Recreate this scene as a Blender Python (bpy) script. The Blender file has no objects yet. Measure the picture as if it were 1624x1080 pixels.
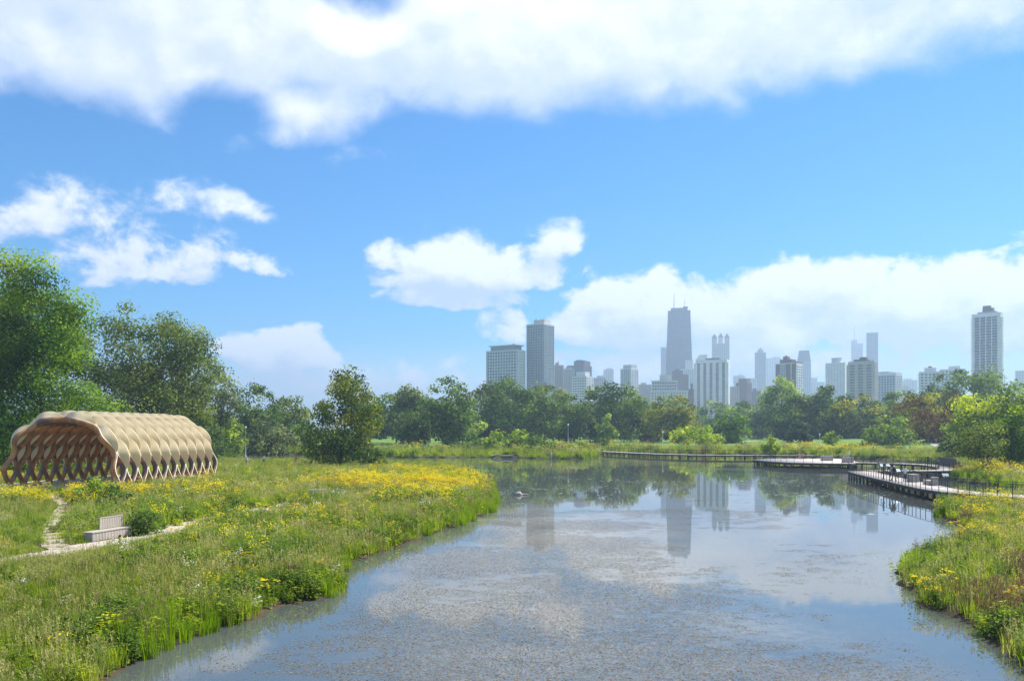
import bpy, math, random
import numpy as np
from mathutils import Vector, Matrix, Quaternion

R = math.radians
S = bpy.context.scene
COL = S.collection
random.seed(7)
rng = np.random.default_rng(11)

# ------------------------------------------------------------------ camera
F, HX, HY, CZ = 1300.0, 812.0, 682.0, 6.5          # focal length and horizon in photo pixels, eye height
cam_d = bpy.data.cameras.new('camera')
cam = bpy.data.objects.new('camera', cam_d)
COL.objects.link(cam)
cam.location = (0, 0, CZ)
cam.rotation_euler = (R(90), 0, 0)
cam_d.sensor_width = 36
cam_d.sensor_fit = 'HORIZONTAL'
cam_d.lens = 36 * F / 1624
cam_d.shift_y = (HY - 540) / 1624
cam_d.clip_start = 0.3
cam_d.clip_end = 30000
S.camera = cam

# ------------------------------------------------------------------ light and exposure
SUN_AZ, SUN_EL = 57.0, 51.0                         # degrees to the right of the view axis, above the horizon
SKY_STRENGTH = 0.083
HAZE = 0.00031                                      # density of the summer haze
sun_dir = Vector((math.sin(R(SUN_AZ)) * math.cos(R(SUN_EL)), math.cos(R(SUN_AZ)) * math.cos(R(SUN_EL)), math.sin(R(SUN_EL))))
sun_d = bpy.data.lights.new('sun', 'SUN')
sun_d.energy = 5.0
sun_d.angle = R(0.53)
sun_d.color = (1.0, 0.955, 0.88)
sun = bpy.data.objects.new('sun', sun_d)
COL.objects.link(sun)
sun.location = (60, 40, 90)
sun.rotation_euler = sun_dir.to_track_quat('Z', 'Y').to_euler()

S.view_settings.view_transform = 'Standard'
S.view_settings.look = 'None'
S.view_settings.exposure = 0.82
S.view_settings.gamma = 1.0
S.view_settings.use_curve_mapping = False
S.render.engine = 'CYCLES'
cy = S.cycles
cy.max_bounces = 6
cy.diffuse_bounces = 2
cy.glossy_bounces = 3
cy.transmission_bounces = 3
cy.transparent_max_bounces = 8
cy.volume_bounces = 0
cy.sample_clamp_indirect = 4.0
cy.use_denoising = True
try:
    cy.denoiser = 'OPENIMAGEDENOISE'
    cy.denoising_prefilter = 'ACCURATE'
    cy.denoising_input_passes = 'RGB_ALBEDO_NORMAL'
except Exception:
    pass

# ------------------------------------------------------------------ node helper
class NT:
    def __init__(self, tree):
        self.t = tree; self.n = tree.nodes; self.l = tree.links
    def new(self, kind, **kw):
        nd = self.n.new(kind)
        for k, v in kw.items(): setattr(nd, k, v)
        return nd
    def link(self, a, b): self.l.new(a, b)
    def put(self, sock, v):
        if hasattr(v, 'is_linked') or isinstance(v, bpy.types.NodeSocket): self.l.new(v, sock)
        else: sock.default_value = v
    def m(self, op, a, b=None, c=None, clamp=False):
        nd = self.n.new('ShaderNodeMath'); nd.operation = op; nd.use_clamp = clamp
        self.put(nd.inputs[0], a)
        if b is not None: self.put(nd.inputs[1], b)
        if c is not None: self.put(nd.inputs[2], c)
        return nd.outputs[0]
    def noise(self, vec, scale, detail=4, rough=0.5, dist=0.0, dims='3D'):
        nd = self.n.new('ShaderNodeTexNoise'); nd.noise_dimensions = dims
        if vec is not None: self.l.new(vec, nd.inputs['Vector'])
        nd.inputs['Scale'].default_value = scale; nd.inputs['Detail'].default_value = detail
        nd.inputs['Roughness'].default_value = rough; nd.inputs['Distortion'].default_value = dist
        return nd.outputs['Fac']
    def smooth(self, v, lo, hi, a=0.0, b=1.0):
        nd = self.n.new('ShaderNodeMapRange'); nd.interpolation_type = 'SMOOTHSTEP'
        self.put(nd.inputs['Value'], v); self.put(nd.inputs['From Min'], lo); self.put(nd.inputs['From Max'], hi)
        self.put(nd.inputs['To Min'], a); self.put(nd.inputs['To Max'], b)
        return nd.outputs['Result']
    def mix(self, fac, a, b):
        nd = self.n.new('ShaderNodeMix'); nd.data_type = 'RGBA'
        self.put(nd.inputs[0], fac); self.put(nd.inputs[6], a); self.put(nd.inputs[7], b)
        return nd.outputs[2]
    def ramp(self, fac, stops):
        nd = self.n.new('ShaderNodeValToRGB'); cr = nd.color_ramp
        while len(cr.elements) < len(stops): cr.elements.new(0.5)
        for e, (p, c) in zip(cr.elements, stops):
            e.position = p; e.color = (c[0], c[1], c[2], 1)
        self.put(nd.inputs['Fac'], fac)
        return nd.outputs['Color']
    def comb(self, x, y, z=0.0):
        nd = self.n.new('ShaderNodeCombineXYZ')
        for i, v in enumerate((x, y, z)): self.put(nd.inputs[i], v)
        return nd.outputs[0]
    def sep(self, v):
        nd = self.n.new('ShaderNodeSeparateXYZ'); self.l.new(v, nd.inputs[0])
        return nd.outputs[0], nd.outputs[1], nd.outputs[2]

# ------------------------------------------------------------------ sky with drifting cumulus
def pix_dir(px, py):
    a = math.atan2(px - HX, F)
    return a, math.atan2((HY - py) * math.cos(a), F)
# every cloud of the sky: centre, half width, half height above and below the centre (photo pixels at that bearing), tilt, weight
CLOUDS = [
    (560, 60, 1250, 130, 105, -0.01, 1.25), (130, 80, 420, 110, 100, 0.0, 1.2), (1250, 25, 760, 150, 122, 0.05, 1.15),
    (510, 170, 180, 62, 58, 0.24, 0.95), (420, 205, 85, 34, 26, 0.35, 0.6), (740, 150, 150, 60, 36, 0.0, 0.6),
    (175, 318, 130, 52, 36, 0.24, 0.36), (50, 350, 100, 26, 24, 0.3, 0.30), (340, 330, 80, 22, 16, 0.0, 0.26),
    (235, 418, 150, 62, 38, 0.14, 0.44), (330, 420, 120, 30, 22, 0.0, 0.30),
    (775, 430, 195, 64, 36, 0.03, 1.0), (890, 395, 80, 48, 34, 0.0, 0.75), (665, 418, 85, 52, 26, 0.0, 0.8), (725, 474, 130, 22, 16, 0.0, 0.58),
    (1000, 520, 130, 92, 44, 0.0, 1.15), (1175, 530, 160, 108, 54, 0.0, 1.2), (1240, 470, 90, 60, 60, 0.0, 0.8), (1400, 500, 190, 98, 62, 0.0, 1.15),
    (1560, 500, 210, 108, 70, 0.0, 1.15), (800, 520, 45, 38, 30, 0.0, 0.72),
    (440, 566, 105, 56, 30, 0.0, 0.95), (360, 552, 50, 26, 20, 0.0, 0.6), 
    (1100, 575, 420, 34, 34, 0.0, 0.6), (650, 605, 220, 24, 18, 0.0, 0.22), (580, 252, 70, 20, 14, 0.1, 0.26),
]
world = bpy.data.worlds.new('World')
S.world = world
world.use_nodes = True
world.cycles.sampling_method = 'MANUAL'
world.cycles.sample_map_resolution = 512
wt = NT(world.node_tree)
world.node_tree.nodes.clear()

grp = bpy.data.node_groups.new('cloud_field', 'ShaderNodeTree')
grp.interface.new_socket('P', in_out='INPUT', socket_type='NodeSocketVector')
grp.interface.new_socket('Field', in_out='OUTPUT', socket_type='NodeSocketFloat')
g = NT(grp)
gi = g.new('NodeGroupInput'); go = g.new('NodeGroupOutput')
az, el, _ = g.sep(gi.outputs[0])
ce = g.m('COSINE', el)
D3 = g.comb(g.m('MULTIPLY', g.m('SINE', az), ce), g.m('MULTIPLY', g.m('COSINE', az), ce), g.m('MULTIPLY', g.m('SINE', el), 1.35))
nl = g.noise(D3, 7.0, 2, 0.5, 0.3)
nf = g.noise(D3, 19.0, 7, 0.58, 0.2)
field = None
for (px, py, hw, hu, hd, tilt, wgt) in CLOUDS:
    a, e = pix_dir(px, py)
    sa = hw / F * math.cos(a) ** 2
    su = hu / F * math.cos(a); sd_ = hd / F * math.cos(a)
    mp = g.new('ShaderNodeMapping', vector_type='TEXTURE')
    mp.inputs['Location'].default_value = (a, e, 0); mp.inputs['Rotation'].default_value = (0, 0, math.atan(tilt)); mp.inputs['Scale'].default_value = (sa, su, 1)
    g.link(gi.outputs[0], mp.inputs['Vector'])
    v1 = g.new('ShaderNodeVectorMath', operation='MULTIPLY'); g.link(mp.outputs[0], v1.inputs[0]); v1.inputs[1].default_value = (1, -su / sd_, 0)
    v2 = g.new('ShaderNodeVectorMath', operation='MAXIMUM'); g.link(mp.outputs[0], v2.inputs[0]); g.link(v1.outputs[0], v2.inputs[1])
    v3 = g.new('ShaderNodeVectorMath', operation='DOT_PRODUCT'); g.link(v2.outputs[0], v3.inputs[0]); g.link(v2.outputs[0], v3.inputs[1])
    b = g.m('MULTIPLY_ADD', v3.outputs['Value'], -wgt, wgt)
    field = b if field is None else g.m('SMOOTH_MAX', field, b, 0.22)
field = g.m('MAXIMUM', field, -0.9)
for (px, py, hw, hh, k) in ((582, 0, 80, 44, 0.95), (350, 180, 95, 50, 0.75)):       # blue gaps in the upper bank
    a, e = pix_dir(px, py)
    mp = g.new('ShaderNodeMapping', vector_type='TEXTURE')
    mp.inputs['Location'].default_value = (a, e, 0); mp.inputs['Scale'].default_value = (hw / F, hh / F, 1)
    g.link(gi.outputs[0], mp.inputs['Vector'])
    v3 = g.new('ShaderNodeVectorMath', operation='DOT_PRODUCT'); g.link(mp.outputs[0], v3.inputs[0]); g.link(mp.outputs[0], v3.inputs[1])
    field = g.m('SUBTRACT', field, g.m('MULTIPLY', g.m('MAXIMUM', g.m('SUBTRACT', 1.0, v3.outputs['Value']), 0.0), k))
# the same kind of scattered cloud goes on all round outside the view
away = g.m('MAXIMUM', g.smooth(g.m('ABSOLUTE', az), 0.66, 0.95), g.smooth(el, 0.58, 0.75))
gen = g.m('MULTIPLY', g.m('SUBTRACT', nl, 0.52), 7.0)
gen = g.m('ADD', gen, g.m('MULTIPLY', g.m('SUBTRACT', away, 1.0), 3.0))
field = g.m('MAXIMUM', field, gen)
tot = g.m('ADD', g.m('MINIMUM', field, 1.3), g.m('MULTIPLY', g.m('SUBTRACT', nl, 0.5), 1.35))
tot = g.m('ADD', tot, g.m('MULTIPLY', g.m('SUBTRACT', nf, 0.5), g.smooth(el, 0.26, 0.37, 2.7, 1.05)))
g.link(tot, go.inputs[0])

tc = wt.new('ShaderNodeTexCoord')
nrm = wt.new('ShaderNodeVectorMath', operation='NORMALIZE')
wt.link(tc.outputs['Generated'], nrm.inputs[0])
wx, wy, wz = wt.sep(nrm.outputs[0])
waz = wt.m('ARCTAN2', wx, wy)
wel = wt.m('ARCSINE', wt.m('MAXIMUM', wt.m('MINIMUM', wz, 0.999), -0.999))
def field_at(da, de):
    nd = wt.new('ShaderNodeGroup'); nd.node_tree = grp
    wt.link(wt.comb(wt.m('ADD', waz, da), wt.m('ADD', wel, de)), nd.inputs[0])
    return nd.outputs[0]
f0 = field_at(0.0, 0.0)
f1 = field_at(0.012, 0.026)
soft = wt.smooth(wel, 0.16, 0.33, 0.42, 1.0)       # high cloud is softer edged than the heaped cloud near the horizon
dens = wt.smooth(f0, -0.05, soft)
light = wt.m('ADD', 0.52, wt.m('MULTIPLY', wt.m('SUBTRACT', f0, f1), 0.85))
light = wt.m('ADD', light, wt.m('MULTIPLY', wt.smooth(f0, 0.5, 1.5), -0.06))
light = wt.m('MINIMUM', wt.m('MAXIMUM', light, 0.0), 1.0)
cloud_c = wt.ramp(light, [(0.0, (4.3, 5.3, 7.4)), (0.38, (5.6, 6.3, 7.9)), (0.66, (7.0, 7.4, 8.2)), (1.0, (8.3, 8.5, 8.8))])
# thin high veil that whitens the sky unevenly
sky = wt.new('ShaderNodeTexSky', sky_type='NISHITA')
sky.sun_disc = False
sky.sun_elevation = R(SUN_EL)
sky.sun_rotation = R(SUN_AZ)
sky.altitude = 150
sky.air_density = 1.0
sky.dust_density = 0.2
sky.ozone_density = 4.0
hsv = wt.new('ShaderNodeHueSaturation')
hsv.inputs['Hue'].default_value = 0.501
hsv.inputs['Saturation'].default_value = 2.05
hsv.inputs['Value'].default_value = 1.15
wt.link(sky.outputs[0], hsv.inputs['Color'])
skyc = hsv.outputs[0]
final = wt.mix(wt.m('MULTIPLY', dens, 0.97), skyc, cloud_c)
bg = wt.new('ShaderNodeBackground')
wt.link(final, bg.inputs['Color'])
bg.inputs['Strength'].default_value = SKY_STRENGTH
wo = wt.new('ShaderNodeOutputWorld')
wt.link(bg.outputs[0], wo.inputs['Surface'])

# ------------------------------------------------------------------ materials
MATS = {}
def new_mat(name):
    m = bpy.data.materials.new(name); m.use_nodes = True
    m.node_tree.nodes.clear()
    MATS[name] = m
    return m, NT(m.node_tree)
def out(t, surf):
    o = t.new('ShaderNodeOutputMaterial'); t.link(surf, o.inputs['Surface']); return o
def solid(name, c1, c2=None, scale=3.0, rough=0.8, spec=0.3, bump=0.0, metallic=0.0, stretch=(1, 1, 1)):
    m, t = new_mat(name)
    c2 = c2 or tuple(v * 0.75 for v in c1)
    tc = t.new('ShaderNodeTexCoord'); mp = t.new('ShaderNodeMapping')
    mp.inputs['Scale'].default_value = stretch
    t.link(tc.outputs['Object'], mp.inputs['Vector'])
    n = t.noise(mp.outputs[0], scale, 5, 0.6)
    oi = t.new('ShaderNodeObjectInfo')
    fac = t.m('ADD', t.smooth(n, 0.3, 0.7), t.m('MULTIPLY', t.m('SUBTRACT', oi.outputs['Random'], 0.5), 0.3), clamp=True)
    p = t.new('ShaderNodeBsdfPrincipled')
    t.link(t.mix(fac, (*c1, 1), (*c2, 1)), p.inputs['Base Color'])
    p.inputs['Roughness'].default_value = rough
    p.inputs['Specular IOR Level'].default_value = spec
    p.inputs['Metallic'].default_value = metallic
    if bump:
        b = t.new('ShaderNodeBump'); b.inputs['Strength'].default_value = bump; b.inputs['Distance'].default_value = 0.02
        t.link(n, b.inputs['Height']); t.link(b.outputs[0], p.inputs['Normal'])
    out(t, p.outputs[0])
    return m
def leafy(name, dark, mid, light, trans=0.38, use_inst=False, rough=0.7, spec=0.08):
    """Foliage: each leaf carries a 'tint'; light passes through the blade."""
    m, t = new_mat(name)
    at_ = t.new('ShaderNodeAttribute'); at_.attribute_name = 'tint'
    v = at_.outputs['Fac']
    if use_inst:
        ai = t.new('ShaderNodeAttribute'); ai.attribute_type = 'INSTANCER'; ai.attribute_name = 'hue'
        v = t.m('ADD', t.m('MULTIPLY', v, 0.5), t.m('MULTIPLY', ai.outputs['Fac'], 0.6))
    c = t.ramp(v, [(0.05, dark), (0.5, mid), (0.95, light)])
    p = t.new('ShaderNodeBsdfPrincipled')
    t.link(c, p.inputs['Base Color'])
    p.inputs['Roughness'].default_value = rough; p.inputs['Specular IOR Level'].default_value = spec
    tr = t.new('ShaderNodeBsdfTranslucent')
    hs = t.new('ShaderNodeHueSaturation'); hs.inputs['Value'].default_value = 1.5; hs.inputs['Saturation'].default_value = 1.1; hs.inputs['Hue'].default_value = 0.488
    t.link(c, hs.inputs['Color']); t.link(hs.outputs[0], tr.inputs['Color'])
    mx = t.new('ShaderNodeMixShader'); mx.inputs[0].default_value = trans
    t.link(p.outputs[0], mx.inputs[1]); t.link(tr.outputs[0], mx.inputs[2])
    out(t, mx.outputs[0])
    return m

# ------------------------------------------------------------------ mesh helpers
def obj(name, me, parent=None, mats=None):
    o = bpy.data.objects.new(name, me)
    COL.objects.link(o)
    if parent is not None: o.parent = parent
    if mats is not None:
        for mm in (mats if isinstance(mats, (list, tuple)) else [mats]):
            me.materials.append(MATS[mm] if isinstance(mm, str) else mm)
    return o
def tag(o, label=None, cat=None, group=None, kind=None):
    if label: o['label'] = label
    if cat: o['category'] = cat
    if group: o['group'] = group
    if kind: o['kind'] = kind
    return o
def thing(name, label, cat, loc=(0, 0, 0), rz=0.0, group=None):
    o = bpy.data.objects.new(name, None)
    COL.objects.link(o)
    o.empty_display_size = 0.5
    o.location = loc; o.rotation_euler = (0, 0, rz)
    return tag(o, label, cat, group)

def np_mesh(name, V, Fq, tint=None, mat_idx=None, smooth=False):
    """Mesh from numpy arrays; Fq is (n,3) or (n,4)."""
    me = bpy.data.meshes.new(name)
    V = np.asarray(V, np.float32); Fq = np.asarray(Fq, np.int32)
    k = Fq.shape[1]; n = len(Fq)
    me.vertices.add(len(V)); me.vertices.foreach_set('co', V.ravel())
    me.loops.add(n * k); me.loops.foreach_set('vertex_index', Fq.ravel())
    me.polygons.add(n)
    me.polygons.foreach_set('loop_start', np.arange(0, n * k, k, dtype=np.int32))
    me.polygons.foreach_set('loop_total', np.full(n, k, np.int32))
    if mat_idx is not None: me.polygons.foreach_set('material_index', np.asarray(mat_idx, np.int32))
    if smooth: me.polygons.foreach_set('use_smooth', np.ones(n, bool))
    if tint is not None:
        a = me.attributes.new('tint', 'FLOAT', 'POINT'); a.data.foreach_set('value', np.asarray(tint, np.float32))
    me.update(calc_edges=True)
    return me

class MB:
    """Collects boxes, tubes and polygons that become ONE mesh."""
    def __init__(self): self.v = []; self.f = []; self.mi = []; self.sm = []
    def add(self, vs, fs, mi=0, smooth=False):
        b = len(self.v); self.v += [tuple(p) for p in vs]
        for q in fs:
            self.f.append(tuple(b + i for i in q)); self.mi.append(mi); self.sm.append(smooth)
        return self
    def box(self, c, s, rz=0.0, mi=0, M=None):
        hx, hy, hz = s[0] / 2, s[1] / 2, s[2] / 2
        vs = [Vector((x, y, z)) for z in (-hz, hz) for (x, y) in ((-hx, -hy), (hx, -hy), (hx, hy), (-hx, hy))]
        if rz: vs = [Matrix.Rotation(rz, 3, 'Z') @ p for p in vs]
        vs = [p + Vector(c) for p in vs]
        if M is not None: vs = [M @ p for p in vs]
        return self.add(vs, [(0, 3, 2, 1), (4, 5, 6, 7), (0, 1, 5, 4), (1, 2, 6, 5), (2, 3, 7, 6), (3, 0, 4, 7)], mi)
    def bar(self, a, b, w, h, mi=0):
        a, b = Vector(a), Vector(b); d = b - a; L = d.length
        if L < 1e-6: return self
        q = d.to_track_quat('X', 'Z'); M = Matrix.Translation((a + b) / 2) @ q.to_matrix().to_4x4()
        return self.box((0, 0, 0), (L, w, h), mi=mi, M=M)
    def tube(self, pts, rad, n=6, mi=0, smooth=True, cap=True):
        pts = [Vector(p) for p in pts]
        if not isinstance(rad, (list, tuple)): rad = [rad] * len(pts)
        vs = []; up = Vector((0.13, 0.21, 1))
        for i, p in enumerate(pts):
            d = (pts[min(i + 1, len(pts) - 1)] - pts[max(i - 1, 0)]).normalized()
            a = d.cross(up if abs(d.dot(up.normalized())) < 0.97 else Vector((1, 0, 0))).normalized(); b = d.cross(a)
            for k in range(n):
                t = 2 * math.pi * k / n
                vs.append(p + (a * math.cos(t) + b * math.sin(t)) * rad[i])
        fs = []
        for i in range(len(pts) - 1):
            for k in range(n):
                k2 = (k + 1) % n
                fs.append((i * n + k, i * n + k2, (i + 1) * n + k2, (i + 1) * n + k))
        if cap:
            fs.append(tuple(range(n))); fs.append(tuple((len(pts) - 1) * n + k for k in reversed(range(n))))
        return self.add(vs, fs, mi, smooth)
    def prism(self, poly, z0, z1, mi=0):
        n = len(poly)
        vs = [(p[0], p[1], z0) for p in poly] + [(p[0], p[1], z1) for p in poly]
        fs = [tuple(range(n - 1, -1, -1)), tuple(range(n, 2 * n))] + [(i, (i + 1) % n, n + (i + 1) % n, n + i) for i in range(n)]
        return self.add(vs, fs, mi)
    def ball(self, c, r, mi=0, nu=8, nv=5):
        r = (r, r, r) if not isinstance(r, (tuple, list)) else r
        vs = [(c[0], c[1], c[2] - r[2])]
        for i in range(1, nv):
            a = -math.pi / 2 + math.pi * i / nv
            for k in range(nu):
                b = 2 * math.pi * k / nu
                vs.append((c[0] + r[0] * math.cos(a) * math.cos(b), c[1] + r[1] * math.cos(a) * math.sin(b), c[2] + r[2] * math.sin(a)))
        vs.append((c[0], c[1], c[2] + r[2])); last = len(vs) - 1
        fs = [(0, 1 + (k + 1) % nu, 1 + k) for k in range(nu)]
        for i in range(nv - 2):
            for k in range(nu):
                a0 = 1 + i * nu; k2 = (k + 1) % nu
                fs.append((a0 + k, a0 + k2, a0 + nu + k2, a0 + nu + k))
        a0 = 1 + (nv - 2) * nu
        fs += [(a0 + k, a0 + (k + 1) % nu, last) for k in range(nu)]
        return self.add(vs, fs, mi, True)
    def mesh(self, name):
        me = bpy.data.meshes.new(name); me.from_pydata(self.v, [], self.f)
        me.polygons.foreach_set('material_index', self.mi); me.polygons.foreach_set('use_smooth', self.sm)
        me.update()
        return me
    def build(self, name, mats, parent=None): return obj(name, self.mesh(name), parent, mats)

def gp(px, py, z=0.0):
    Y = (CZ - z) * F / (py - HY)
    return ((px - HX) / F * Y, Y)
def fx(px, Y): return (px - HX) / F * Y
def fz(py, Y): return CZ + (HY - py) / F * Y

# ------------------------------------------------------------------ the shoreline (points on the water line)
POND = [(-11.5, -40), (-10.8, 12), gp(165, 1080), gp(215, 1052), gp(260, 1035), gp(330, 1000), gp(385, 980), gp(430, 965), gp(490, 948), gp(546, 930), gp(553, 912), gp(556, 893),
        gp(600, 878), gp(640, 862), gp(680, 845), gp(720, 835), gp(748, 822), gp(770, 812), gp(782, 796), gp(782, 780), gp(774, 765), gp(745, 745), gp(700, 737),
        gp(600, 732.5), gp(480, 731.0), gp(360, 730.5), (-80, 174), (-105, 176), (-118, 192), (-100, 212), gp(360, 721), gp(480, 721), gp(560, 723), gp(620, 725.5), gp(700, 725.5),
        gp(800, 725.5), gp(870, 727.5), gp(930, 728), gp(948, 726), gp(950, 722), gp(960, 719.5), gp(1030, 720.5), gp(1110, 722), gp(1200, 721.5),
        gp(1290, 724), (79, 190), (81, 172), (83, 158), (80, 140), (70, 128), (63, 118), (57, 106), (55.5, 97), (58, 92), (68, 89), (95, 87), (95, 79), (70, 78),
        (52, 77), gp(1560, 795), gp(1500, 798), gp(1484, 806), gp(1492, 822), gp(1537, 838), gp(1540, 852), gp(1500, 866), gp(1455, 882), gp(1428, 900), gp(1426, 926), gp(1470, 958),
        gp(1530, 985), gp(1570, 1020), gp(1624, 1060), (13.2, 14), (12.5, -40)]
def refine(poly, step=1.5):
    o = []
    for i, (x0, y0) in enumerate(poly):
        x1, y1 = poly[(i + 1) % len(poly)]
        n = max(1, min(10, int(math.hypot(x1 - x0, y1 - y0) / step)))
        for k in range(n):
            t = k / n; x = x0 + (x1 - x0) * t; y = y0 + (y1 - y0) * t
            if y < 140: x += 0.34 * math.sin(y * 1.7 + x) + 0.22 * math.sin(y * 4.3 - x * 2); y += 0.26 * math.sin(x * 2.6 + y)
            o.append((x, y))
    return np.array(o)
PP = refine(POND)
PE = np.roll(PP, -1, axis=0)
def shore(x, y):
    """Signed distance to the water line, positive on land."""
    x = np.asarray(x, float).ravel(); y = np.asarray(y, float).ravel()
    best = np.full(x.shape, 1e9); inside = np.zeros(x.shape, bool)
    for (ax, ay), (bx, by) in zip(PP, PE):
        dx, dy = bx - ax, by - ay
        t = np.clip(((x - ax) * dx + (y - ay) * dy) / (dx * dx + dy * dy + 1e-12), 0, 1)
        best = np.minimum(best, (x - ax - t * dx) ** 2 + (y - ay - t * dy) ** 2)
        c = (ay > y) != (by > y)
        if c.any(): inside ^= c & (x < (bx - ax) * (y - ay) / (by - ay + 1e-12) + ax)
    d = np.sqrt(best)
    return np.where(inside, -d, d)
def vnoise(x, y, s, seed=0):
    """Cheap smooth value noise, 0..1."""
    x = np.asarray(x) * s + seed * 17.3; y = np.asarray(y) * s + seed * 9.1
    xi = np.floor(x); yi = np.floor(y); fx_ = x - xi; fy_ = y - yi
    fx_ = fx_ * fx_ * (3 - 2 * fx_); fy_ = fy_ * fy_ * (3 - 2 * fy_)
    def h(a, b):
        v = np.sin(a * 127.1 + b * 311.7 + seed * 74.7) * 43758.5453
        return v - np.floor(v)
    return (h(xi, yi) * (1 - fx_) + h(xi + 1, yi) * fx_) * (1 - fy_) + (h(xi, yi + 1) * (1 - fx_) + h(xi + 1, yi + 1) * fx_) * fy_
def sstep(v, a, b):
    t = np.clip((np.asarray(v, float) - a) / (b - a), 0, 1); return t * t * (3 - 2 * t)
def height(x, y, sd=None):
    x = np.asarray(x, float).ravel(); y = np.asarray(y, float).ravel()
    if sd is None: sd = shore(x, y)
    land = 0.22 * (1 - np.exp(-np.maximum(sd, 0) / 0.35)) + 0.62 * (1 - np.exp(-np.maximum(sd, 0) / 7.0)) * (1 - 0.65 * sstep(y, 112, 140) * (1 - sstep(y, 185, 200)) * (x < 0))
    land += 0.0032 * np.maximum(y - 215, 0) * sstep(y, 215, 330) * (1 - sstep(y, 700, 1500)) + 1.6 * sstep(y, 700, 1400)
    land += 2.0 * np.exp(-(((x - 150) / 70) ** 2 + ((y - 300) / 90) ** 2))
    land += (vnoise(x, y, 0.35, 1) - 0.5) * 0.16 * sstep(sd, 0.5, 4)
    bed = np.maximum(-1.4, sd * 0.22)
    return np.where(sd > 0, land, bed)
def h1(x, y): return float(height([x], [y])[0])

def axis(lo, hi, step, far_lo, far_hi, grow=1.22):
    a = list(np.arange(lo, hi + 1e-6, step)); s = step
    while a[-1] < far_hi: s *= grow; a.append(min(a[-1] + s, far_hi))
    s = step
    while a[0] > far_lo: s *= grow; a.insert(0, max(a[0] - s, far_lo))
    return np.array(a)
gx = axis(-75, 95, 0.75, -6000, 6000)
gy = np.concatenate([axis(8, 130, 0.7, -120, 130), axis(131.2, 260, 1.3, 131.2, 9000, 1.16)])
GX, GY = np.meshgrid(gx, gy)
sdg = shore(GX, GY)
GZ = height(GX, GY, sdg)
nx, ny = len(gx), len(gy)
ii = (np.arange(ny - 1)[:, None] * nx + np.arange(nx - 1)[None, :]).ravel()
me = np_mesh('ground', np.stack([GX.ravel(), GY.ravel(), GZ], 1), np.stack([ii, ii + 1, ii + 1 + nx, ii + nx], 1), smooth=True)
a = me.attributes.new('shore', 'FLOAT', 'POINT'); a.data.foreach_set('value', np.clip(sdg, -5, 60).astype(np.float32))
def lawn_mask(x, y, sd):
    return sstep(y, 195, 215) * sstep(sd, 11, 17)
a = me.attributes.new('lawn', 'FLOAT', 'POINT'); a.data.foreach_set('value', lawn_mask(GX.ravel(), GY.ravel(), sdg).astype(np.float32))
m, t = new_mat('ground_soil')
tcn = t.new('ShaderNodeTexCoord')
sh = t.new('ShaderNodeAttribute'); sh.attribute_name = 'shore'
lw = t.new('ShaderNodeAttribute'); lw.attribute_name = 'lawn'
n1 = t.noise(tcn.outputs['Object'], 0.35, 5, 0.6); n2 = t.noise(tcn.outputs['Object'], 4.0, 6, 0.7)
mead = t.mix(t.smooth(n1, 0.35, 0.65), (0.080, 0.105, 0.030, 1), (0.125, 0.125, 0.045, 1))
mead = t.mix(t.smooth(n2, 0.45, 0.75), mead, (0.055, 0.070, 0.022, 1))
lawn = t.mix(t.smooth(t.noise(tcn.outputs['Object'], 0.06, 4, 0.6), 0.3, 0.7), (0.110, 0.205, 0.024, 1), (0.165, 0.255, 0.036, 1))
lawn = t.mix(t.m('MULTIPLY', t.smooth(n2, 0.4, 0.8), 0.5), lawn, (0.085, 0.155, 0.022, 1))
cc = t.mix(lw.outputs['Fac'], mead, lawn)
mud = t.mix(n2, (0.10, 0.075, 0.045, 1), (0.05, 0.038, 0.024, 1))
cc = t.mix(t.smooth(t.m('ADD', sh.outputs['Fac'], t.m('MULTIPLY', n2, 0.5)), 0.25, 0.95), mud, cc)
p = t.new('ShaderNodeBsdfPrincipled'); t.link(cc, p.inputs['Base Color']); p.inputs['Roughness'].default_value = 0.95; p.inputs['Specular IOR Level'].default_value = 0.1
b = t.new('ShaderNodeBump'); b.inputs['Strength'].default_value = 0.6; b.inputs['Distance'].default_value = 0.06; t.link(n2, b.inputs['Height']); t.link(b.outputs[0], p.inputs['Normal'])
out(t, p.outputs[0])
ground = tag(obj('ground', me, None, 'ground_soil'), 'meadow banks, park lawn and muddy pond bed', kind='structure')

# ------------------------------------------------------------------ water
m, t = new_mat('pond_water')
tcn = t.new('ShaderNodeTexCoord')
mp = t.new('ShaderNodeMapping'); mp.inputs['Scale'].default_value = (1.0, 0.45, 1.0); t.link(tcn.outputs['Object'], mp.inputs['Vector'])
rip = t.noise(mp.outputs[0], 2.2, 3, 0.55, 0.2)
rip2 = t.noise(mp.outputs[0], 7.0, 2, 0.5)
mp2 = t.new('ShaderNodeMapping'); mp2.inputs['Scale'].default_value = (0.028, 0.085, 1.0); t.link(tcn.outputs['Object'], mp2.inputs['Vector'])
ox, oy, oz = t.sep(tcn.outputs['Object'])
breeze = t.m('MULTIPLY', t.smooth(t.noise(mp2.outputs[0], 1.0, 3, 0.5), 0.46, 0.60), t.smooth(oy, 85, 150))
p = t.new('ShaderNodeBsdfPrincipled')
silt = t.noise(tcn.outputs['Object'], 0.12, 4, 0.6)
t.link(t.mix(silt, (0.062, 0.070, 0.062, 1), (0.090, 0.100, 0.094, 1)), p.inputs['Base Color'])
p.inputs['Roughness'].default_value = 0.025; p.inputs['IOR'].default_value = 1.52; p.inputs['Specular IOR Level'].default_value = 0.5
t.link(t.m('ADD', 0.022, t.m('MULTIPLY', breeze, 0.05)), p.inputs['Roughness'])
b = t.new('ShaderNodeBump'); b.inputs['Distance'].default_value = 0.012
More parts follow.
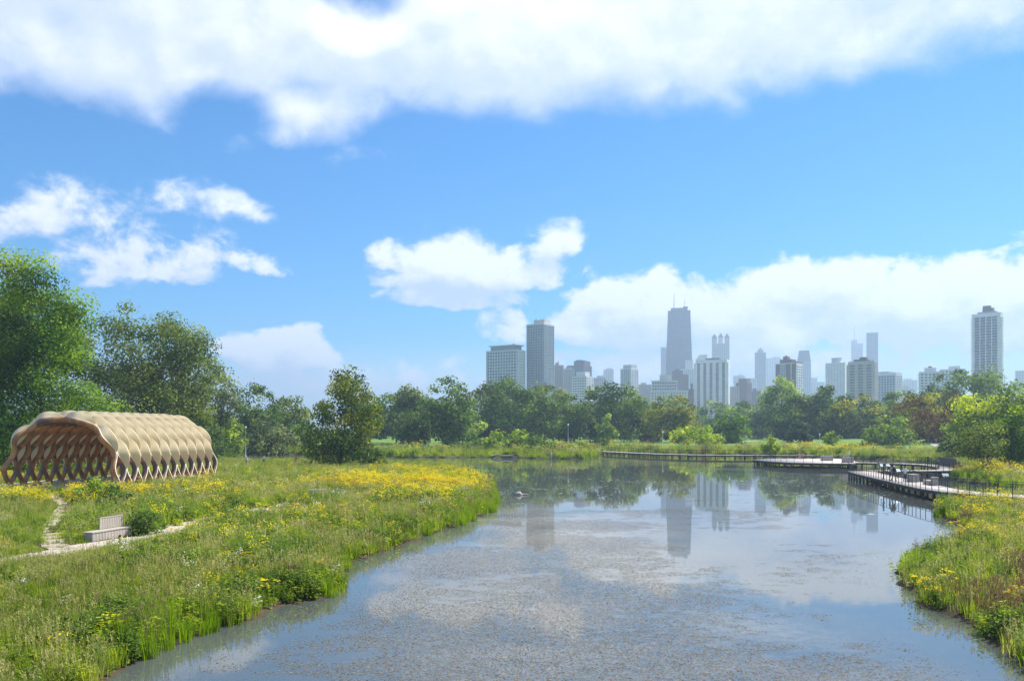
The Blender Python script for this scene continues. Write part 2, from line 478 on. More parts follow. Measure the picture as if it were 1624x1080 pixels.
t.link(t.m('ADD', 0.055, t.m('MULTIPLY', breeze, 0.55)), b.inputs['Strength'])
t.link(t.m('ADD', rip, t.m('MULTIPLY', rip2, 0.35)), b.inputs['Height']); t.link(b.outputs[0], p.inputs['Normal'])
# a thin dusty film of algae lies over the sheltered near water
mp3 = t.new('ShaderNodeMapping'); mp3.inputs['Scale'].default_value = (0.7, 1.0, 1.0); t.link(tcn.outputs['Object'], mp3.inputs['Vector'])
f_lo = t.noise(mp3.outputs[0], 0.16, 3, 0.55, 0.4); f_hi = t.noise(mp3.outputs[0], 3.2, 5, 0.68)
film = t.m('MULTIPLY', t.m('MULTIPLY', t.smooth(ox, -7.0, 1.0), t.smooth(ox, 14.0, 6.0)), t.smooth(t.m('ADD', t.m('MULTIPLY', f_lo, 0.9), t.m('MULTIPLY', f_hi, 0.6)), 0.50, 1.05))
film = t.m('MULTIPLY', film, t.smooth(oy, 58, 84, 0.46, 0.0))
fd = t.new('ShaderNodeBsdfDiffuse'); t.link(t.mix(f_hi, (0.30, 0.29, 0.26, 1), (0.44, 0.42, 0.37, 1)), fd.inputs['Color'])
mxs = t.new('ShaderNodeMixShader'); t.link(film, mxs.inputs[0]); t.link(p.outputs[0], mxs.inputs[1]); t.link(fd.outputs[0], mxs.inputs[2])
out(t, mxs.outputs[0])
me = bpy.data.meshes.new('pond_water')
me.from_pydata([(-160, -60, 0), (160, -60, 0), (160, 260, 0), (-160, 260, 0)], [], [(0, 1, 2, 3)])
tag(obj('pond_water', me, None, 'pond_water'), 'still murky pond reflecting the skyline and clouds', kind='structure')

# floating weed: thousands of specks drifting in patches
def specks(N, xr, yr, dens, smin, smax, zz, flat=1.0, seed=3):
    r = np.random.default_rng(seed)
    x = r.uniform(*xr, N); y = r.uniform(*yr, N)
    keep = (shore(x, y) < -0.12) & (r.random(N) < dens(x, y))
    x = x[keep]; y = y[keep]; n = len(x)
    s = r.uniform(smin, smax, n) * (0.7 + 0.6 * r.random(n)); a = r.uniform(0, 6.28, n)
    k = np.arange(4) * 2 * np.pi / 4
    rr = s[:, None] * r.uniform(0.45, 1.15, (n, 4))
    V = np.empty((n, 4, 3))
    V[:, :, 0] = x[:, None] + rr * np.cos(a[:, None] + k) * flat; V[:, :, 1] = y[:, None] + rr * np.sin(a[:, None] + k)
    V[:, :, 2] = zz + r.uniform(0, 0.004, n)[:, None]
    return V.reshape(-1, 3), np.arange(n * 4).reshape(n, 4), np.repeat(r.random(n), 4)
def mat_density(x, y):
    lo = vnoise(x, y * 1.3, 0.16, 4); mid = vnoise(x, y * 1.6, 0.6, 5); hi = vnoise(x, y * 1.4, 1.9, 6)
    v = 0.46 * lo + 0.32 * mid + 0.28 * hi
    core = np.exp(-(((x + 0.5 - (y - 24) * 0.10) / 11.5) ** 2)) * sstep(y, 14, 20) * (1 - sstep(y, 52, 78)) * (1 - 0.35 * sstep(x, 6, 12))
    fr = np.exp(-np.abs(shore(x, y)) / 0.6) * 0.06 * (y < 75)
    return np.clip(sstep(v + 0.42 * core + fr, 0.64, 0.84), 0, 1) * 0.85 * sstep(-shore(x, y), 0.2, 4.5)
leafy('pond_weed', (0.090, 0.066, 0.042), (0.20, 0.162, 0.102), (0.33, 0.285, 0.20), trans=0.15)
V1, F1, T1 = specks(1000000, (-14, 26), (14, 82), mat_density, 0.014, 0.032, 0.006, 1.0, 3)
o = obj('floating_weed', np_mesh('floating_weed', V1, F1, T1), None, 'pond_weed')
tag(o, 'tan and brown pondweed flecks floating in loose mats', 'pondweed', kind='stuff')
def pad_density(x, y):
    v = vnoise(x, y, 0.10, 8) * 0.6 + vnoise(x, y * 2.5, 0.5, 9) * 0.5
    z1 = np.exp(-(((x - 5) / 16) ** 2 + ((y - 92) / 20) ** 2)) + np.exp(-(((x - 36) / 13) ** 2 + ((y - 98) / 22) ** 2)) + 0.8 * np.exp(-(((x - 27) / 9) ** 2 + ((y - 62) / 18) ** 2))
    return sstep(v + 0.40 * z1, 0.84, 1.10)
leafy('lily_pad_leaf', (0.10, 0.12, 0.05), (0.30, 0.33, 0.20), (0.58, 0.60, 0.50), trans=0.1, rough=0.3, spec=0.6)
V2, F2, T2 = specks(11000, (-12, 58), (62, 150), pad_density, 0.08, 0.22, 0.006, 1.5, 5)
o = obj('lily_pad_cover', np_mesh('lily_pad_cover', V2, F2, T2), None, 'lily_pad_leaf')
tag(o, 'pale floating leaf flecks scattered over the dark reflections', 'water plants', kind='stuff')

# ------------------------------------------------------------------ paths, lawn path and the pavilion plaza (draped sheets)
solid('gravel', (0.50, 0.43, 0.35), (0.36, 0.30, 0.24), 9.0, 0.95, 0.1, 0.5)
solid('dirt', (0.44, 0.37, 0.29), (0.30, 0.24, 0.17), 5.0, 0.95, 0.1, 0.5)
solid('plaza_concrete', (0.40, 0.33, 0.26), (0.32, 0.26, 0.20), 1.4, 0.9, 0.2, 0.2)
solid('path_concrete', (0.52, 0.48, 0.43), (0.40, 0.36, 0.31), 1.2, 0.9, 0.2, 0.2)
def smooth_line(pts, step=0.8):
    P = [np.array(p, float) for p in pts]; P = [2 * P[0] - P[1]] + P + [2 * P[-1] - P[-2]]
    o = []
    for i in range(1, len(P) - 2):
        n = max(2, int(np.linalg.norm(P[i + 1] - P[i]) / step))
        for k in range(n):
            t_ = k / n; a, b_, c, d = P[i - 1], P[i], P[i + 1], P[i + 2]
            o.append(0.5 * ((2 * b_) + (-a + c) * t_ + (2 * a - 5 * b_ + 4 * c - d) * t_ ** 2 + (-a + 3 * b_ - 3 * c + d) * t_ ** 3))
    o.append(P[-2]); return np.array(o)
def offset(L, d):
    T = np.gradient(L, axis=0); T /= np.linalg.norm(T, axis=1)[:, None] + 1e-9
    return L + np.stack([T[:, 1], -T[:, 0]], 1) * np.asarray(d, float).reshape(-1, 1)
PATHS = []
def path(name, label, pts, w, mat, lift=0.03, keep=True):
    L = smooth_line(pts)
    jit = (vnoise(L[:, 0], L[:, 1], 0.9, 12) - 0.5) * 0.5 * min(w, 2) * 0.5
    rows = [offset(L, (k / 4 - 0.5) * (w + 0) + (jit if k in (0, 4) else 0)) for k in range(5)]
    n = len(L); V = np.concatenate(rows); z = height(V[:, 0], V[:, 1]) + lift
    f = []
    for k in range(4):
        for i in range(n - 1): f.append((k * n + i, k * n + i + 1, (k + 1) * n + i + 1, (k + 1) * n + i))
    o = obj(name, np_mesh(name, np.column_stack([V, z]), np.array(f)[:, ::-1], smooth=True), None, mat)
    tag(o, label, kind='structure')
    if keep: PATHS.append((L, w / 2))
    return o
z_ = 0.75
path('gravel_path', 'pale gravel path running past the wooden bench', [gp(-60, 905, z_), gp(60, 883, z_), gp(140, 866, z_), gp(235, 850, z_), gp(330, 826, z_), gp(420, 806, z_), gp(470, 798, z_), gp(492, 793, z_)], 1.9, 'gravel')
path('dirt_trail', 'narrow trodden dirt trail towards the pavilion', [gp(95, 872, z_), gp(84, 846, z_), gp(97, 818, z_), gp(104, 804, z_), gp(96, 794, z_), gp(80, 785, z_)], 1.15, 'dirt', 0.045)
path('park_path', 'curving concrete path climbing the lawn under trees', [(118, 196), (120, 222), (126, 240), (137, 262), (152, 284), (178, 300), (230, 310)], 5.5, 'path_concrete', 0.05)
path('far_gravel_path', 'gravel walk along the far left bank', [(-125, 224), (-92, 223), (-75, 222), (-55, 224), (-40, 232), (-30, 252)], 3.0, 'gravel', 0.04)
path('lawn_footpath', 'thin concrete footpath across the far lawn', [(-60, 330), (20, 322), (90, 318), (160, 330), (260, 345)], 3.0, 'path_concrete', 0.05)

# ------------------------------------------------------------------ honeycomb timber pavilion
PAV_O = (-43.5, 78.5); PAV_RZ = R(-5.6); PAD_Z = 0.98
SPAN, RISE, BAYS, DV, NH = 11.7, 6.75, 22, 0.97, 12
m, t = new_mat('laminated_timber')
tcn = t.new('ShaderNodeTexCoord')
mp = t.new('ShaderNodeMapping'); mp.inputs['Scale'].default_value = (1.0, 2.5, 1.0); t.link(tcn.outputs['Object'], mp.inputs['Vector'])
n1 = t.noise(mp.outputs[0], 0.55, 3, 0.55); n2 = t.noise(tcn.outputs['Object'], 14.0, 4, 0.6)
oi = t.new('ShaderNodeObjectInfo')
px_, py_, pz_ = t.sep(tcn.outputs['Object'])
c = t.mix(t.smooth(t.m('ADD', n1, t.m('MULTIPLY', oi.outputs['Random'], 0.10)), 0.42, 0.62), (0.54, 0.255, 0.092, 1), (0.36, 0.160, 0.058, 1))
wear = t.smooth(t.noise(mp.outputs[0], 0.34, 2, 0.5), 0.52, 0.62)
c = t.mix(t.m('MULTIPLY', wear, 0.8), c, (0.085, 0.078, 0.085, 1))
c = t.mix(t.m('MULTIPLY', t.smooth(n2, 0.45, 0.8), 0.35), c, (0.10, 0.05, 0.025, 1))
p = t.new('ShaderNodeBsdfPrincipled'); t.link(c, p.inputs['Base Color']); p.inputs['Roughness'].default_value = 0.5; p.inputs['Specular IOR Level'].default_value = 0.35
out(t, p.outputs[0])
solid('rib_edge', (0.78, 0.70, 0.58), (0.62, 0.54, 0.43), 3.0, 0.6)
m, t = new_mat('fibreglass_pod')
tcn = t.new('ShaderNodeTexCoord')
n1 = t.noise(tcn.outputs['Object'], 1.1, 5, 0.65); n2 = t.noise(tcn.outputs['Object'], 18.0, 2, 0.6)
oi = t.new('ShaderNodeObjectInfo')
c = t.mix(t.smooth(t.m('ADD', n1, t.m('MULTIPLY', oi.outputs['Random'], 0.15)), 0.4, 0.75), (0.86, 0.74, 0.49, 1), (0.78, 0.64, 0.38, 1))
c = t.mix(t.m('MULTIPLY', n2, 0.2), c, (0.58, 0.46, 0.29, 1))
p = t.new('ShaderNodeBsdfPrincipled'); t.link(c, p.inputs['Base Color']); p.inputs['Roughness'].default_value = 0.42; p.inputs['Specular IOR Level'].default_value = 0.35
tr = t.new('ShaderNodeBsdfTranslucent'); tr.inputs['Color'].default_value = (0.75, 0.62, 0.38, 1)
mx = t.new('ShaderNodeMixShader'); mx.inputs[0].default_value = 0.30
t.link(p.outputs[0], mx.inputs[1]); t.link(tr.outputs[0], mx.inputs[2]); out(t, mx.outputs[0])
solid('galvanised', (0.55, 0.56, 0.57), (0.42, 0.43, 0.44), 6, 0.5, 0.5, metallic=0.5)

# arch profile by arc length: upright legs rounding into a flat crown
_ph = np.linspace(0, math.pi, 801); _n = 2.35
_u = SPAN / 2 * np.sign(np.cos(_ph)) * np.abs(np.cos(_ph)) ** (2 / _n)
_w = RISE * np.abs(np.sin(_ph)) ** (2 / _n)
_s = np.concatenate([[0], np.cumsum(np.hypot(np.diff(_u), np.diff(_w)))]); _s /= _s[-1]
def arch(tt):
    u = np.interp(tt, _s, _u); w = np.interp(tt, _s, _w)
    e = 0.004
    du = np.interp(np.clip(tt + e, 0, 1), _s, _u) - np.interp(np.clip(tt - e, 0, 1), _s, _u)
    dw = np.interp(np.clip(tt + e, 0, 1), _s, _w) - np.interp(np.clip(tt - e, 0, 1), _s, _w)
    L = np.hypot(du, dw) + 1e-9
    return u, w, dw / L, -du / L                     # outward normal
AMP = DV / 2 - 0.075
def rib_mesh(par):
    n = NH * 7 + 1; tt = np.linspace(0.0, 1, n)
    u, w, nu, nw = arch(tt); v = AMP * np.cos(NH * math.pi * tt + math.pi * par)
    rows = []
    for (dn, dv) in ((0.05, -0.075), (0.05, 0.075), (-0.46, 0.075), (-0.46, -0.075)):
        rows.append(np.stack([u + nu * dn, v + dv, np.maximum(w + nw * dn, 0.02)], 1))
    V = np.stack(rows, 1).reshape(-1, 3); f = []; mi = []
    for i in range(n - 1):
        for k in range(4):
            k2 = (k + 1) % 4
            f.append((i * 4 + k, i * 4 + k2, (i + 1) * 4 + k2, (i + 1) * 4 + k)); mi.append(1 if k == 0 else 0)
    me = np_mesh('rib', V, np.array(f)[:, ::-1], mat_idx=mi)
    me.materials.append(MATS['laminated_timber']); me.materials.append(MATS['rib_edge'])
    return me
def pod_mesh(k0, name='roof_pod'):
    """Pillow between two ribs that touch at half-wave nodes k0 and k0+2."""
    ns, nq = 12, 4
    V = []; f = []
    for half in (-1, 1):                                # two curved halves meeting in a crisp ridge
        base = len(V)
        for i in range(ns + 1):
            s = -1 + 2 * i / ns; tt = (k0 + 1 + s) / NH
            u, w, nu, nw = arch(np.array([tt])); hw = AMP * (1 + math.cos(math.pi * s)) + 0.05
            for k in range(nq + 1):
                q = -1 + k / nq if half < 0 else k / nq
                ridge = -0.30 * (1 - abs(s)) ** 0.7; pos = q + ridge * (1 - abs(q))
                bul = 0.70 * (1 - abs(q) ** (1.75 if half > 0 else 1.2)) * (1 - abs(s) ** 2.2) ** 0.8 + 0.012
                V.append((u[0] + nu[0] * bul, pos * hw, w[0] + nw[0] * bul))
        for i in range(ns):
            for k in range(nq):
                a = base + i * (nq + 1) + k; f.append((a, a + 1, a + nq + 2, a + nq + 1))
    me = np_mesh(name, np.array(V), np.array(f), smooth=True)
    me.materials.append(MATS['fibreglass_pod'])
    return me
pav = thing('honeycomb_pavilion', 'arched open pavilion of wavy brown timber ribs with cream domed roof pods', 'pavilion', (PAV_O[0], PAV_O[1], PAD_Z), PAV_RZ)
rm = [rib_mesh(0), rib_mesh(1)]
for j in range(BAYS):
    o = obj('rib', rm[j % 2], pav); o.location = (0, (j + 0.5) * DV, 0)
pods = {}
for j in range(BAYS - 1):
    start = range(2, NH - 3, 2) if j % 2 == 0 else range(1, NH - 2, 2)
    for k0 in start:
        if k0 not in pods: pods[k0] = pod_mesh(k0)
        o = obj('roof_pod', pods[k0], pav); o.location = (0, (j + 1.0) * DV, 0)
mb = MB(); mb.box((0, 0, 0.10), (0.30, 0.34, 0.26)); mb.box((0, 0, 0.0), (0.44, 0.48, 0.05))
shoe = mb.mesh('steel_shoe'); shoe.materials.append(MATS['galvanised'])
for j in range(0, BAYS, 2):
    for sx in (-1, 1):
        o = obj('steel_shoe', shoe, pav); o.location = (sx * (SPAN / 2 - 0.2), (j + 1) * DV, 0.03)
# the plaza the pavilion stands on
mb = MB()
pl = []
for (u, v) in ((-8.6, -5.5), (6.6, -3.4), (8.2, 3), (8.0, 21.6), (3, 23.5), (-7.5, 23.0), (-9.5, 10)):
    c_, s_ = math.cos(PAV_RZ), math.sin(PAV_RZ)
    pl.append((PAV_O[0] + u * c_ - v * s_, PAV_O[1] + u * s_ + v * c_))
mb.prism(pl, 0.3, PAD_Z - 0.004)
tag(mb.build('plaza', 'plaza_concrete'), 'tan concrete plaza under the timber pavilion', kind='structure')
PLAZA = np.array(pl)

# ------------------------------------------------------------------ weathered plank bench by the path
solid('grey_wood', (0.50, 0.44, 0.37), (0.34, 0.295, 0.245), 3.0, 0.85, 0.2, 0.3, stretch=(6, 6, 0.6))
solid('brown_post_wood', (0.20, 0.12, 0.075), (0.13, 0.08, 0.05), 8.0, 0.9, 0.2, 0.3)
bx0, by0 = gp(148, 858, 0.8); bx1, by1 = gp(206, 848, 0.8)
ang = math.atan2(by1 - by0, bx1 - bx0)
BL, BW, BH = 2.75, 0.56, 0.50
BENCH = Vector((bx0, by0, h1(bx0, by0)))
bn = thing('plank_bench', 'weathered grey plank bench with short backrest beside the gravel path', 'bench', (bx0, by0, BENCH.z), ang)
# local x along the bench, local +y away from the pond side
n = 13
pm = MB().box((0, 0, 0), (BL / n - 0.02, 0.035, BH - 0.07)).mesh('front_plank'); pm.materials.append(MATS['grey_wood'])
for i in range(n):
    for yy in (0.02, BW - 0.02):
        o = obj('side_plank', pm, bn); o.location = ((i + 0.5) * BL / n, yy + random.uniform(-.004, .004), (BH - 0.07) / 2 + 0.02)
em = MB().box((0, 0, 0), (0.035, BW / 4 - 0.014, BH - 0.07)).mesh('end_plank'); em.materials.append(MATS['grey_wood'])
for k in range(4):
    for xx in (-0.02, BL + 0.02):
        o = obj('end_plank', em, bn); o.location = (xx, (k + 0.5) * BW / 4, (BH - 0.07) / 2 + 0.02)
sm = MB().box((0, 0, 0), (BL + 0.14, (BW + 0.08) / 4 - 0.012, 0.045)).mesh('seat_board'); sm.materials.append(MATS['grey_wood'])
for k in range(4):
    o = obj('seat_board', sm, bn); o.location = (BL / 2, -0.04 + (k + 0.5) * (BW + 0.08) / 4, BH - 0.022)
nb = 9; b0, b1 = 1.05, 2.62
bm_ = MB().box((0, 0, 0), ((b1 - b0) / nb - 0.016, 0.035, 0.56)).mesh('back_plank'); bm_.materials.append(MATS['grey_wood'])
for i in range(nb):
    o = obj('back_plank', bm_, bn); o.location = (b0 + (i + 0.5) * (b1 - b0) / nb, BW - 0.03, BH + 0.31)
MB().box(((b0 + b1) / 2, BW - 0.03, BH + 0.61), (b1 - b0 + 0.08, 0.07, 0.05)).build('top_cap', 'grey_wood', bn)
for xx in (b0 - 0.02, b1 + 0.02):
    MB().box((xx, BW - 0.03, BH + 0.29), (0.05, 0.07, 0.58)).build('back_stile', 'grey_wood', bn)

def small_post(px, py, hgt, r, label):
    x, y = gp(px, py, 0.78); z = h1(x, y)
    o = thing('wooden_bollard', label, 'bollard', (x, y, z - 0.1), group='short posts along the path')
    MB().tube([(0, 0, 0), (0, 0, hgt * 0.9 + 0.1), (0.01, 0, hgt + 0.1)], [r, r * 0.95, r * 0.8], 8).build('post', 'brown_post_wood', o)
    MB().box((0, 0, hgt * 0.8 + 0.1), (r * 2.1, r * 2.1, 0.05)).build('band', 'galvanised', o)
small_post(190, 868, 0.66, 0.075, 'short round brown bollard in front of the plank bench')
small_post(475, 806, 0.62, 0.08, 'short brown bollard at the bend of the gravel path')
small_post(421, 812, 0.5, 0.05, 'thin brown stub beside the gravel path among the grass')
# low wooden frame half hidden in the flowers
x, y = gp(503, 797, 0.8); zz = h1(x, y)
fr = thing('wooden_stool', 'low grey wooden frame seat among the flowers right of the path', 'seat', (x, y, zz), R(12))
MB().box((0, 0, 1.0), (1.25, 0.42, 0.10)).build('top_board', 'grey_wood', fr)
for sx in (-0.53, 0.53): MB().box((sx, 0, 0.47), (0.13, 0.36, 0.95)).build('leg', 'grey_wood', fr)

# ------------------------------------------------------------------ boardwalks
m, t = new_mat('deck_board')
tcn = t.new('ShaderNodeTexCoord'); gi_ = t.new('ShaderNodeAttribute'); gi_.attribute_name = 'tint'
n1 = t.noise(tcn.outputs['Object'], 3.0, 4, 0.6)
c = t.mix(gi_.outputs['Fac'], (0.47, 0.40, 0.35, 1), (0.62, 0.55, 0.50, 1)); c = t.mix(t.m('MULTIPLY', n1, 0.4), c, (0.36, 0.30, 0.26, 1))
p = t.new('ShaderNodeBsdfPrincipled'); t.link(c, p.inputs['Base Color']); p.inputs['Roughness'].default_value = 0.85; out(t, p.outputs[0])
solid('dark_timber', (0.105, 0.092, 0.082), (0.065, 0.058, 0.052), 4.0, 0.85, 0.2)
solid('dark_steel', (0.060, 0.056, 0.053), (0.042, 0.04, 0.038), 4.0, 0.5, 0.4)
solid('seat_stone', (0.46, 0.40, 0.34), (0.36, 0.31, 0.27), 3.0, 0.9, 0.2, 0.2)
DECK_Z = 0.9
def ribbon_boards(L, w, z):
    """Cross boards with gaps following line L."""
    seg = np.hypot(*np.diff(L, axis=0).T); s = np.concatenate([[0], np.cumsum(seg)]); n = int(s[-1] / 0.24)
    a = offset(L, -w / 2); b = offset(L, w / 2); V = []; f = []; tn = []
    for i in range(n):
        s0, s1 = i * s[-1] / n + 0.012, (i + 1) * s[-1] / n - 0.012
        q = []
        for ss, E in ((s0, a), (s0, b), (s1, b), (s1, a)): q.append((np.interp(ss, s, E[:, 0]), np.interp(ss, s, E[:, 1])))
        dz = random.uniform(-0.004, 0.004); k = len(V)
        V += [(x, y, z - 0.05) for x, y in q] + [(x, y, z + dz) for x, y in q]
        f += [(k + 3, k + 2, k + 1, k), (k + 4, k + 5, k + 6, k + 7)] + [(k + i_, k + (i_ + 1) % 4, k + 4 + (i_ + 1) % 4, k + 4 + i_) for i_ in range(4)]
        tn += [random.random()] * 8
    return np_mesh('deck', np.array(V), np.array(f), tn)
post_me = MB().box((0, 0, 0.54), (0.045, 0.055, 1.08)).mesh('rail_post'); post_me.materials.append(MATS['dark_steel'])
pile_me = MB().box((0, 0, -0.7), (0.17, 0.17, 1.2)).mesh('pile'); pile_me.materials.append(MATS['dark_timber'])
def resample(L, step):
    seg = np.hypot(*np.diff(L, axis=0).T); s = np.concatenate([[0], np.cumsum(seg)]); n = max(1, int(round(s[-1] / step)))
    q = np.linspace(0, s[-1], n + 1); return np.stack([np.interp(q, s, L[:, 0]), np.interp(q, s, L[:, 1])], 1)
def railing(parent, E, z, spacing):
    rl = MB()
    for i in range(len(E) - 1):
        a_, b_ = (*E[i], z), (*E[i + 1], z)
        rl.bar((a_[0], a_[1], z + 1.10), (b_[0], b_[1], z + 1.10), 0.06, 0.04)
        for hh in (0.16, 0.40, 0.64, 0.88): rl.bar((a_[0], a_[1], z + hh), (b_[0], b_[1], z + hh), 0.008, 0.008)
    r_ = rl.build('railing', 'dark_steel', parent)
    for q in resample(E, spacing):
        o = obj('rail_post', post_me, r_); o.location = (q[0], q[1], z)
def boardwalk(label, pts, w, z=DECK_Z, rails=(1, 1), spacing=1.2, trim=(0, 0)):
    L = smooth_line(pts, 1.2)
    bw = thing('boardwalk', label, 'boardwalk', (0, 0, 0), group='boardwalks over the pond')
    o = obj('deck', ribbon_boards(L, w, z), bw, 'deck_board'); o['kind'] = 'stuff'
    for sgn in (-1, 1):
        E = resample(offset(L, sgn * (w / 2 + 0.04)), 1.2)
        fb = MB()
        for i in range(len(E) - 1): fb.bar((*E[i], z - 0.14), (*E[i + 1], z - 0.14), 0.07, 0.28)
        fb.build('fascia_beam', 'dark_timber', bw)
        for q in resample(offset(L, sgn * (w / 2 - 0.22)), 2.2):
            o = obj('pile', pile_me, bw); o.location = (q[0], q[1], z - 0.06)
        if rails[0 if sgn < 0 else 1]: railing(bw, resample(offset(L, sgn * (w / 2 - 0.06)), 1.2), z, spacing)
    return bw
boardwalk('near boardwalk with black railings curving from the right bank, people on it', [(47.6, 112.0), (45.6, 104), (43.7, 94.5), (41.7, 84), (40.6, 77), (41.3, 72.4), (44.5, 67.8), (49, 63), (56, 58)], 3.3)
bw2 = boardwalk('looping boardwalk ramp behind the near walkway with solid end screens', [(49.8, 113.6), (54, 113.9), (59.2, 114.2), (63.0, 118), (66.2, 126), (67.2, 133), (64.0, 139.5), (58.5, 142.5)], 2.8, DECK_Z - 0.006)
boardwalk('far straight boardwalk low along the opposite shore', [(22, 226), (26.5, 215), (31, 205), (36.5, 195.5), (45, 188), (56, 186.0), (68, 184)], 3.0, DECK_Z - 0.1, (1, 1), 2.2)
# wing screens on the ramp
for (xa, ya, xb, yb) in ((64.8, 119.6, 66.9, 128.5), (66.9, 114.5, 69.6, 121.5)):
    MB().bar((xa + 1.2 - 1.2, ya, DECK_Z + 0.72), (xb, yb, DECK_Z + 0.72), 0.10, 1.35).build('screen_wall', 'dark_steel', bw2)
# viewing platform
plat = thing('boardwalk_platform', 'wide wooden viewing platform over the water with stone seats', 'platform', (0, 0, 0), group='boardwalks over the pond')
poly = [(45.4, 154.5), (46.3, 146), (48.0, 141.2), (52, 138.0), (57.0, 137.6), (60.2, 142.4), (62.5, 150), (64, 160.5), (50, 161.5)]
V = []; f = []; tn = []
P_ = np.array(poly)
for i in range(int(24 / 0.24)):
    ya, yb = 137.6 + i * 0.24 + 0.012, 137.6 + (i + 1) * 0.24 - 0.012; ym = (ya + yb) / 2; xs = []
    for k in range(len(poly)):
        (x0, y0), (x1, y1) = poly[k], poly[(k + 1) % len(poly)]
        if (y0 > ym) != (y1 > ym): xs.append(x0 + (x1 - x0) * (ym - y0) / (y1 - y0))
    if len(xs) < 2: continue
    k = len(V); xa, xb = min(xs), max(xs)
    q = [(xa, ya), (xb, ya), (xb, yb), (xa, yb)]
    V += [(x, y, DECK_Z - 0.05) for x, y in q] + [(x, y, DECK_Z + 0.008) for x, y in q]
    f += [(k + 3, k + 2, k + 1, k), (k + 4, k + 5, k + 6, k + 7)] + [(k + i_, k + (i_ + 1) % 4, k + 4 + (i_ + 1) % 4, k + 4 + i_) for i_ in range(4)]
    tn += [random.random()] * 8
o = obj('deck', np_mesh('deck', np.array(V), np.array(f), tn), plat, 'deck_board'); o['kind'] = 'stuff'
fb = MB()
for k in range(len(poly)): fb.bar((*poly[k], DECK_Z - 0.2), (*poly[(k + 1) % len(poly)], DECK_Z - 0.2), 0.09, 0.32)
fb.build('fascia_beam', 'dark_timber', plat)
for k in range(len(poly)):
    for q in resample(np.array([poly[k], poly[(k + 1) % len(poly)]]), 1.7)[:-1]:
        c_ = P_.mean(0); d_ = (c_ - q); d_ /= np.linalg.norm(d_)
        o = obj('pile', pile_me, plat); o.location = (q[0] + d_[0] * 0.3, q[1] + d_[1] * 0.3, DECK_Z - 0.06)
railing(plat, resample(np.array([poly[7], poly[8], poly[0], poly[1], poly[2], poly[3], poly[4]]), 1.3), DECK_Z, 1.6)

def stone_seat(label, x, y, boxes, rz):
    s = thing('stone_bench', label, 'bench', (x, y, DECK_Z + 0.012), rz, group='stone block seats on the boardwalks')
    for (cx, cy_, w, d, hh) in boxes:
        bmx = MB().box((cx, cy_, hh / 2), (w, d, hh)); o = bmx.build('block', 'seat_stone', s)
        bv = o.modifiers.new('bevel', 'BEVEL'); bv.width = 0.03; bv.segments = 2
sx_, sy_ = gp(1458, 765, DECK_Z)
stone_seat('tall square stone block seat on the near boardwalk', 43.35, 88.6, [(0, 0, 0.9, 0.9, 0.85)], R(8))
stone_seat('low stone slab seat with raised end block on the near boardwalk', 43.0, 84.4, [(0, 0, 0.75, 1.9, 0.45), (0.1, -1.25, 0.6, 0.55, 0.85)], R(-10))
stone_seat('pale stone block seat at the near edge of the viewing platform', 57.6, 140.6, [(0, 0, 1.7, 0.9, 0.95), (0.2, 0.75, 1.0, 0.5, 1.3)], R(10))
stone_seat('dark squat stone block seat further back on the viewing platform', 57.8, 150.5, [(0, 0, 2.0, 0.9, 0.9)], R(0))

# information panels
m, t = new_mat('sign_print')
tcn = t.new('ShaderNodeTexCoord')
n1 = t.noise(tcn.outputs['Object'], 9.0, 2, 0.5); bw_ = t.new('ShaderNodeTexWave', wave_type='BANDS', bands_direction='Y'); bw_.inputs['Scale'].default_value = 9.0; t.link(tcn.outputs['Object'], bw_.inputs['Vector'])
c = t.mix(t.m('MULTIPLY', t.smooth(bw_.outputs['Fac'], 0.7, 0.9), 0.35), (0.80, 0.83, 0.86, 1), (0.25, 0.30, 0.36, 1)); c = t.mix(t.smooth(n1, 0.6, 0.62), c, (0.35, 0.55, 0.70, 1))
p = t.new('ShaderNodeBsdfPrincipled'); t.link(c, p.inputs['Base Color']); p.inputs['Roughness'].default_value = 0.3; out(t, p.outputs[0])
def info_panel(label, x, y, rz, z=DECK_Z, hgt=0.8, w=0.62):
    s = thing('information_panel', label, 'sign', (x, y, z), rz, group='information panels along the boardwalk')
    MB().box((0, 0.1, hgt / 2), (0.07, 0.07, hgt)).build('post', 'dark_steel', s)
    M = Matrix.Translation((0, 0, hgt + 0.12)) @ Matrix.Rotation(R(48), 4, 'X')
    pn = MB().box((0, 0, 0), (w, 0.45, 0.03), M=M).build('panel', 'dark_steel', s)
    MB().box((0, 0, 0.018), (w - 0.05, 0.40, 0.006), M=M).build('printed_face', 'sign_print', pn)
info_panel('white slanted information panel between the walkers on the near boardwalk', 44.9, 95.4, R(8))
info_panel('white slanted information panel by the right end of the near boardwalk', 43.15, 81.6, R(-12), hgt=1.0)
info_panel('left of two pale blue panels on the far side of the near boardwalk', 47.1, 104.4, R(5), hgt=1.0, w=0.5)
info_panel('right of two pale blue panels on the far side of the near boardwalk', 47.75, 104.1, R(5), hgt=1.0, w=0.5)

